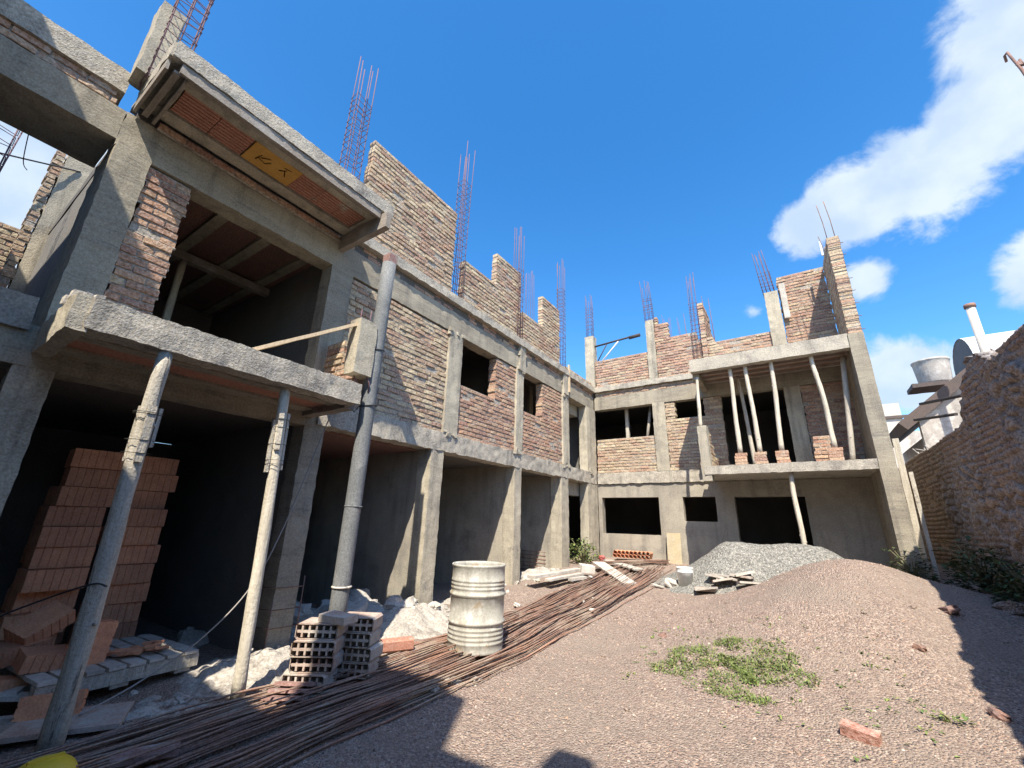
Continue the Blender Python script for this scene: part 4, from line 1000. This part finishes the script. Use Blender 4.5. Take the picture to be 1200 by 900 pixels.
# ------------------------------------------------------------------ cables
def cable(pts, r, label, mat='cable', name='cable', n=8):
    P_ = [V(p) for p in pts]; out = []
    for i in range(len(P_) - 1):
        p0 = P_[max(0, i - 1)]; p1 = P_[i]; p2 = P_[i + 1]; p3 = P_[min(len(P_) - 1, i + 2)]
        for k in range(n):
            t_ = k / n
            out.append(.5 * ((2 * p1) + (p2 - p0) * t_ + (2 * p0 - 5 * p1 + 4 * p2 - p3) * t_ ** 2 + (3 * p1 - p0 - 3 * p2 + p3) * t_ ** 3))
    out.append(P_[-1]); mb = MB(); mb.tube(out, r, 6)
    return tag(mb.build(name, M[mat]), label, 'cable')
cable([(-4.6, 2.93, 2.66), (-4.6, 2.65, 1.54), (-4.6, 2.4, .86), (-4.6, 2.05, .46), (-4.6, 1.66, .22), (-4.45, 1.3, .14)], .007, 'thin cable hanging from the balcony end and sagging past the right prop to the ground', 'cable_grey')
cable([(-4.0, 1.12, 1.02), (-4.15, 1.06, 1.02), (-4.6, .85, .85), (-5.0, .55, .62), (-5.4, .1, .45)], .006, 'dark cable tied round the left prop and sagging away to the left edge')
cable([(-7.6, -3.2, 5.25), (-8.0, -1.2, 5.55), (-8.5, .6, 6.45)], .012, 'dark cable crossing the sky in the open bay at the upper left')
cable([(-5.6, -.02, 5.05), (-5.9, .04, 4.78), (-6.0, .09, 4.74)], .004, 'bent black wire hanging below the upper left beam')
cable([(-4.55, 4.75, 2.0), (-4.6, 4.8, 1.0)], .001, 'hair thin wire', 'cable') if False else None
# steel bracket on the roof of the back wing
t = thing('steel_bracket', 'dark triangular steel bracket fixed to the roof column above the corner', 'bracket', (-4.9, 12.1, 6.7))
for nm, a, b, r in (('bracket_arm', (-4.92, 12.15, 7.05), (-3.45, 12.05, 7.10), .03), ('bracket_strut', (-4.92, 12.15, 6.4), (-4.5, 12.12, 7.05), .018), ('bracket_strut', (-4.92, 12.12, 6.25), (-4.1, 12.1, 7.06), .022)):
    mb = MB(); mb.tube([a, b], r, 6); mb.build(nm, M['steel_dark' if r != .022 else 'sheet'], t)
mb = MB(); mb.tube([(-3.75, 12.05, 7.06), (-3.40, 12.04, 7.08)], .055, 6); mb.build('bracket_clamp', M['steel_dark'], t)
# bent bars on top of the boundary wall at the right edge
mb = MB(); HS = 3.6 / 2.3
def hk(*q): return [(x * HS, y * HS, 1.5 + (z - 1.5) * HS) for x, y, z in q]
mb.tube(hk((2.34, 4.7, 1.2), (2.34, 4.9, 5.0), (2.32, 4.96, 5.66), (2.31, 4.99, 5.86), (2.31, 5.01, 5.95), (2.30, 5.04, 5.95), (2.30, 5.05, 5.88)), .016, 6)
mb.tube(hk((2.38, 4.80, 1.2), (2.36, 4.93, 5.0), (2.33, 4.985, 5.78)), .014, 6)
mb.tube(hk((2.31, 4.97, 5.74), (2.35, 4.97, 5.70), (2.35, 4.99, 5.80)), .016, 5)
tag(mb.build('bent_rebar', M['rust']), 'bent rusty rebar hook rising high above the boundary wall at the right edge', 'rebar')
# dark steel bars sticking out near the wall end
for i, (a, b) in enumerate((((2.32, 11.6, 4.02), (2.5, 9.0, 3.56)), ((2.32, 12.4, 3.85), (2.5, 10.4, 3.52)))):
    mb = MB(); mb.tube([a, b], .035, 4); tag(mb.build('steel_bar', M['steel_dark']), ('upper' if i == 0 else 'lower') + ' dark steel bar jutting out beyond the top of the boundary wall', 'steel bar', 'steel bars above the boundary wall')
for i in range(7):
    p = V((2.45 + R.uniform(-.1, .15), 11.6 + i * .35, 3.13)); mb = MB(); mb.tube([p, p + V((R.uniform(-.3, .3), R.uniform(-.4, .5), R.uniform(.08, .3)))], .009, 5)
    tag(mb.build('scrap_bar', M['asbestos'], loc=p), 'thin pale scrap bar sticking up among the clutter on the far wall top', 'scrap bar', 'scrap bars on the far wall top')

# ------------------------------------------------------------------ houses and tanks beyond the wall
hs = thing('neighbour_house', 'neighbouring house with brown tiled eave beyond the boundary wall', 'house', (5, 17, 0))
mb = MB(); mb.box((3.5, 15.6, 0), (4.3, 22, 4.4), res=1, amp=.01); mb.build('wall', M['house_white'], hs)
# sloping eave
def slab(pts, th, name, mat, parent, M_=None):
    mb = MB(); b = len(mb.v); P_ = [V(p) for p in pts]; n = (P_[1] - P_[0]).cross(P_[3] - P_[0]).normalized() * th
    mb.v.extend(P_ + [p - n for p in P_])
    for f in ((0, 1, 2, 3), (7, 6, 5, 4), (0, 4, 5, 1), (1, 5, 6, 2), (2, 6, 7, 3), (3, 7, 4, 0)): mb.face([b + i for i in f])
    return mb.build(name, mat, parent)
slab([(2.66, 15.2, 4.14), (2.66, 22, 4.14), (4.8, 22, 5.90), (4.8, 15.2, 5.90)], .26, 'roof', M['tile_roof'], hs)
mb = MB(); mb.prism([(2.95, 0), (4.75, 0), (4.75, 5.92), (2.95, 4.44)], 0, .2, M=Matrix.Translation((0, 15.55, 0)) @ Matrix.Rotation(math.pi / 2, 4, 'X')); mb.build('gable', M['asbestos'], hs)
tk = thing('water_tank', 'weathered cream water tank on the neighbour roof behind the boundary wall', 'water tank', (4.55, 20, 6.5))
mb = MB(); mb.lathe([(0, 0), (.42, 0), (.44, .04), (.48, .60), (.495, .78), (.515, .80), (.515, .85), (.46, .86), (0, .92)], 36); mb.build('tank_body', M['asbestos'], tk, loc=(0, 0, 0))
mb = MB(); mb.box((-.72, -.5, -.16), (.5, .5, -.02), res=.2, amp=.012); mb.build('tank_stand', M['tile_roof'], tk, loc=(0, 0, 0))
mb = MB(); mb.tube([(.25, -.5, -.05), (.35, -.52, -.35), (.55, -.55, -.55), (.75, -.55, -.58)], .05, 8); mb.build('tank_pipe', M['house_white'], tk, loc=(0, 0, 0))
vp = thing('vent_pipe', 'tall white vent pipe rising above the boundary wall', 'vent pipe', (4.18, 14, 3))
mb = MB(); mb.tube([(0, 0, 0), (0, 0, 3.85)], .085, 16); mb.build('pipe_body', M['house_white'], vp, loc=(0, 0, 0))
mb = MB(); mb.tube([(0, 0, 3.83), (0, 0, 3.92)], .11, 16); mb.build('pipe_cap', M['rust'], vp, loc=(0, 0, 0))
vr = thing('vaulted_shed', 'shed with pale corrugated vaulted roof seen behind the white vent pipe', 'shed', (5.6, 16, 0))
mb = MB(); n = 28; X1, X2, YC, ZC, RR = 4.45, 9.5, 16.6, 5.95, .92
for xx in (X1, X2):
    for i in range(n + 1):
        a = math.pi * i / n; q = RR + (.012 if i % 2 else 0); mb.v.append(V((xx, YC - q * math.cos(a), ZC + q * math.sin(a))))
for i in range(n): mb.face((i, n + 1 + i, n + 2 + i, i + 1), 0, False)
mb.build('roof', M['sheet'], vr)
mb = MB(); mb.v.extend([V((X1 + .02, YC - RR * .99 * math.cos(math.pi * i / n), ZC + RR * .99 * math.sin(math.pi * i / n))) for i in range(n + 1)] + [V((X1 + .02, YC, ZC))])
for i in range(n): mb.face((i, i + 1, n + 1), 0)
mb.build('gable', material('grey_block_gable', (.17, .16, .16), (.13, .125, .125), 3, fine=.1), vr)
mb = MB(); mb.box((X1 + .03, YC - RR, 0), (X2, YC + RR, ZC), res=1); mb.build('wall', M['asbestos'], vr)
wh = thing('white_building', 'distant whitewashed building between the end wall and the boundary wall', 'building', (6, 32, 0))
mb = MB(); mb.box((2.8, 30, 0), (5.15, 36, 8.2), res=1, amp=.01); mb.build('wall', M['house_white'], wh)
mb = MB(); mb.box((2.7, 29.9, 7.35), (5.4, 29.98, 7.5), res=1); mb.build('ledge', M['tile_roof'], wh)
mb = MB(); mb.box((5.16, 30.5, 0), (7.5, 36, 6.7), res=1, amp=.01); mb.build('annex', M['asbestos'], wh)

# ------------------------------------------------------------------ plants
def leaves(mb, c, n, rad, hgt, size, rr, flat=False, droop=.4, dens=1):
    for i in range(n):
        a = rr.uniform(0, 6.283); q = rr.random() ** .5
        p = V(c) + V((math.cos(a) * rad * q, math.sin(a) * rad * q, hgt * rr.random() ** (1.2) * (1 - .55 * q * q)))
        d = V((math.cos(a) + rr.uniform(-.8, .8), math.sin(a) + rr.uniform(-.8, .8), rr.uniform(-.2, 1.0))).normalized()
        s = d.cross(V((0, 0, 1))).normalized() if abs(d.z) < .98 else V((1, 0, 0)); L_ = size * rr.uniform(.6, 1.3); w_ = L_ * rr.uniform(.18, .34)
        e = p + d * L_ + V((0, 0, -droop * L_ * rr.random())); mid = p.lerp(e, .5) + V((0, 0, L_ * .12))
        b = len(mb.v); mb.v.extend([p, mid - s * w_, e, mid + s * w_]); v_ = rr.uniform(.55, 1.5)
        mb.face((b, b + 1, b + 2, b + 3), 0, False, (v_ * rr.uniform(.9, 1.25), v_, v_ * .8))
def plant(name, loc, n, rad, hgt, size, mat, label, cat, seed, ns=9):
    rr = random.Random(seed); t = thing(name, label, cat, loc)
    mb = MB(); leaves(mb, (0, 0, 0), n, rad, hgt, size, rr)
    sb = MB()
    for i in range(ns):
        a = rr.uniform(0, 6.28); q = rr.uniform(.3, 1) * rad; tp = V((math.cos(a) * q, math.sin(a) * q, hgt * rr.uniform(.6, 1.15)))
        sb.tube([(0, 0, -.05), tp * .5 + V((0, 0, hgt * .15)), tp], [.012, .008, .004], 5)
        leaves(mb, tp - V((0, 0, .05)), 7, size * 1.2, size, size, rr)
    mb.build('foliage', M[mat], t, loc=(0, 0, 0)); sb.build('stem', M['stem'], t, loc=(0, 0, 0))
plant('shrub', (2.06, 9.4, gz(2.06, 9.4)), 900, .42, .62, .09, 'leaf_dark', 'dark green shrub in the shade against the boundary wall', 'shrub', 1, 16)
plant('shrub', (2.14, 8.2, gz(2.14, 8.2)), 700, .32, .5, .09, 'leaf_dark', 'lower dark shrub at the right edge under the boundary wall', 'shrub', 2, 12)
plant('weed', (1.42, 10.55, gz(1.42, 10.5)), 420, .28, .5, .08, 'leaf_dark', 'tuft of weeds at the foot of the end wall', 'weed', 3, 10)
plant('weed', (-4.95, 10.9, gz(-4.95, 10.9)), 420, .40, .55, .09, 'leaf', 'sunlit green weeds growing in front of the corner doorway', 'weed', 4, 12)
plant('weed', (.72, 5.25, gz(.72, 5.25)), 26, .10, .06, .045, 'leaf', 'tiny green weed alone on the gravel at the lower right', 'weed', 5, 3)
# green weed patch on the gravel
rr = random.Random(5); mb = MB()
for i in range(2200):
    a = rr.uniform(0, 6.283); q = rr.random() ** .6
    x = -.84 + math.cos(a) * .75 * q + .12 * math.sin(a * 3); y = 5.55 + math.sin(a) * .75 * q
    if noise.noise(V((x * 3.2, y * 3.2, 1))) < -.7 + .85 * q: continue
    z = gz(x, y); h_ = .015 + .035 * (1 - q) * rr.random()
    leaves(mb, (x, y, z), 3, .045, h_, .030, rr)
    if rr.random() < .5:
        for k in range(2):
            a2 = rr.uniform(0, 6.283); L_ = rr.uniform(.03, .10); b = len(mb.v); v_ = rr.uniform(.7, 1.5); c_ = (v_ * 1.1, v_, v_ * .7) if rr.random() < .8 else (2.6, 1.7, 2.2)
            q0 = V((x + rr.uniform(-.05, .05), y + rr.uniform(-.05, .05), z - .005)); tip = q0 + V((math.cos(a2) * L_ * .7, math.sin(a2) * L_ * .7, L_ * rr.uniform(.4, 1)))
            sd_ = V((-math.sin(a2), math.cos(a2), 0)) * .004
            mb.v.extend([q0 - sd_, q0 + sd_, tip]); mb.face((b, b + 1, b + 2), 0, False, c_)
for i in range(160):
    x = rr.uniform(-1.9, .6); y = 5.5 + rr.gauss(0, .6) - .15 * x; leaves(mb, (x, y, gz(x, y)), 3, .03, .03, .04, rr)
tag(mb.build('weed_patch', M['leaf'], loc=(0, 0, 0)), 'patch of low green weeds growing on the pink gravel', 'weeds', kind='stuff')

# ------------------------------------------------------------------ light, sky, camera
sun_dir = V((-.35, .65, -1)).normalized()
sd = bpy.data.lights.new('sun', 'SUN'); sd.energy = 5.0; sd.angle = math.radians(.5); sd.color = (1, .915, .77)
so = bpy.data.objects.new('sun', sd); COL.objects.link(so); so.rotation_euler = sun_dir.to_track_quat('-Z', 'Y').to_euler(); so.location = (5, -10, 15)
el = math.asin(-sun_dir.z); az = math.atan2(-sun_dir.x, -sun_dir.y)
wd = bpy.data.worlds.new("World"); sc.world = wd; wd.use_nodes = True
nt = wd.node_tree; N = nt.nodes; L = nt.links; bg = N["Background"]; bg.inputs["Strength"].default_value = .12
sky = N.new("ShaderNodeTexSky"); sky.sky_type = 'NISHITA'; sky.sun_disc = False; sky.sun_elevation = el; sky.sun_rotation = az
sky.air_density = 1.0; sky.dust_density = .6; sky.ozone_density = 2.2
hsv = N.new("ShaderNodeHueSaturation"); hsv.inputs["Saturation"].default_value = 1.36; hsv.inputs["Value"].default_value = 1.38
L.new(sky.outputs[0], hsv.inputs["Color"])
tc = N.new("ShaderNodeTexCoord"); dirn = tc.outputs["Generated"]
def wmath(op, a, b=None):
    m_ = N.new("ShaderNodeMath"); m_.operation = op
    for i, q in enumerate((a, b)):
        if q is None: continue
        if isinstance(q, (int, float)): m_.inputs[i].default_value = q
        else: L.new(q, m_.inputs[i])
    return m_.outputs[0]
def wrange(f, a, b):
    r = N.new("ShaderNodeMapRange"); r.interpolation_type = 'SMOOTHSTEP'; r.inputs[1].default_value = a; r.inputs[2].default_value = b; L.new(f, r.inputs[0]); return r.outputs[0]
mask = None
for (d, ra, sx) in CLOUDS:
    vm = N.new("ShaderNodeVectorMath"); vm.operation = 'DISTANCE'; L.new(dirn, vm.inputs[0]); vm.inputs[1].default_value = V(d).normalized()
    k = wmath('MULTIPLY', wmath('SUBTRACT', 1.0, wmath('DIVIDE', vm.outputs["Value"], ra)), sx)
    mask = k if mask is None else wmath('MAXIMUM', mask, k)
nzn = N.new("ShaderNodeTexNoise"); nzn.inputs["Scale"].default_value = 6.5; nzn.inputs["Detail"].default_value = 9; nzn.inputs["Roughness"].default_value = .62; nzn.inputs["Distortion"].default_value = .25; L.new(dirn, nzn.inputs["Vector"])
den = wmath('ADD', wmath('MULTIPLY', mask, 1.15), wmath('MULTIPLY', wmath('SUBTRACT', nzn.outputs["Fac"], .5), 1.9))
cf = wmath('MULTIPLY', wrange(den, .08, .45), .92)
nz2 = N.new("ShaderNodeTexNoise"); nz2.inputs["Scale"].default_value = 9; nz2.inputs["Detail"].default_value = 6; L.new(dirn, nz2.inputs["Vector"])
cc = N.new("ShaderNodeMix"); cc.data_type = 'RGBA'; L.new(wrange(nz2.outputs["Fac"], .35, .7), cc.inputs[0]); cc.inputs[6].default_value = (2.9, 3.6, 4.6, 1); cc.inputs[7].default_value = (4.0, 4.5, 5.0, 1)
mx = N.new("ShaderNodeMix"); mx.data_type = 'RGBA'; L.new(cf, mx.inputs[0]); L.new(hsv.outputs[0], mx.inputs[6]); L.new(cc.outputs[2], mx.inputs[7])
L.new(mx.outputs[2], bg.inputs["Color"])

cd = bpy.data.cameras.new('camera'); co = bpy.data.objects.new('camera', cd); COL.objects.link(co); sc.camera = co
cd.sensor_width = 36; cd.lens = 36 * 496.6 / 1200; cd.clip_end = 500; cd.clip_start = .05
yaw, pit, rol = [math.radians(a) for a in (33.909, 18.068, 1.529)]
f = V((-math.sin(yaw) * math.cos(pit), math.cos(yaw) * math.cos(pit), math.sin(pit))); r = V((math.cos(yaw), math.sin(yaw), 0)); u = r.cross(f)
r2 = r * math.cos(rol) + u * math.sin(rol); u2 = -r * math.sin(rol) + u * math.cos(rol)
co.matrix_world = Matrix(((r2.x, u2.x, -f.x, 0), (r2.y, u2.y, -f.y, 0), (r2.z, u2.z, -f.z, 1.5), (0, 0, 0, 1)))
sc.view_settings.view_transform = 'Standard'; sc.view_settings.look = 'None'; sc.view_settings.exposure = .9; sc.view_settings.gamma = 1
sc.render.engine = 'CYCLES'; sc.cycles.max_bounces = 6; sc.cycles.diffuse_bounces = 4
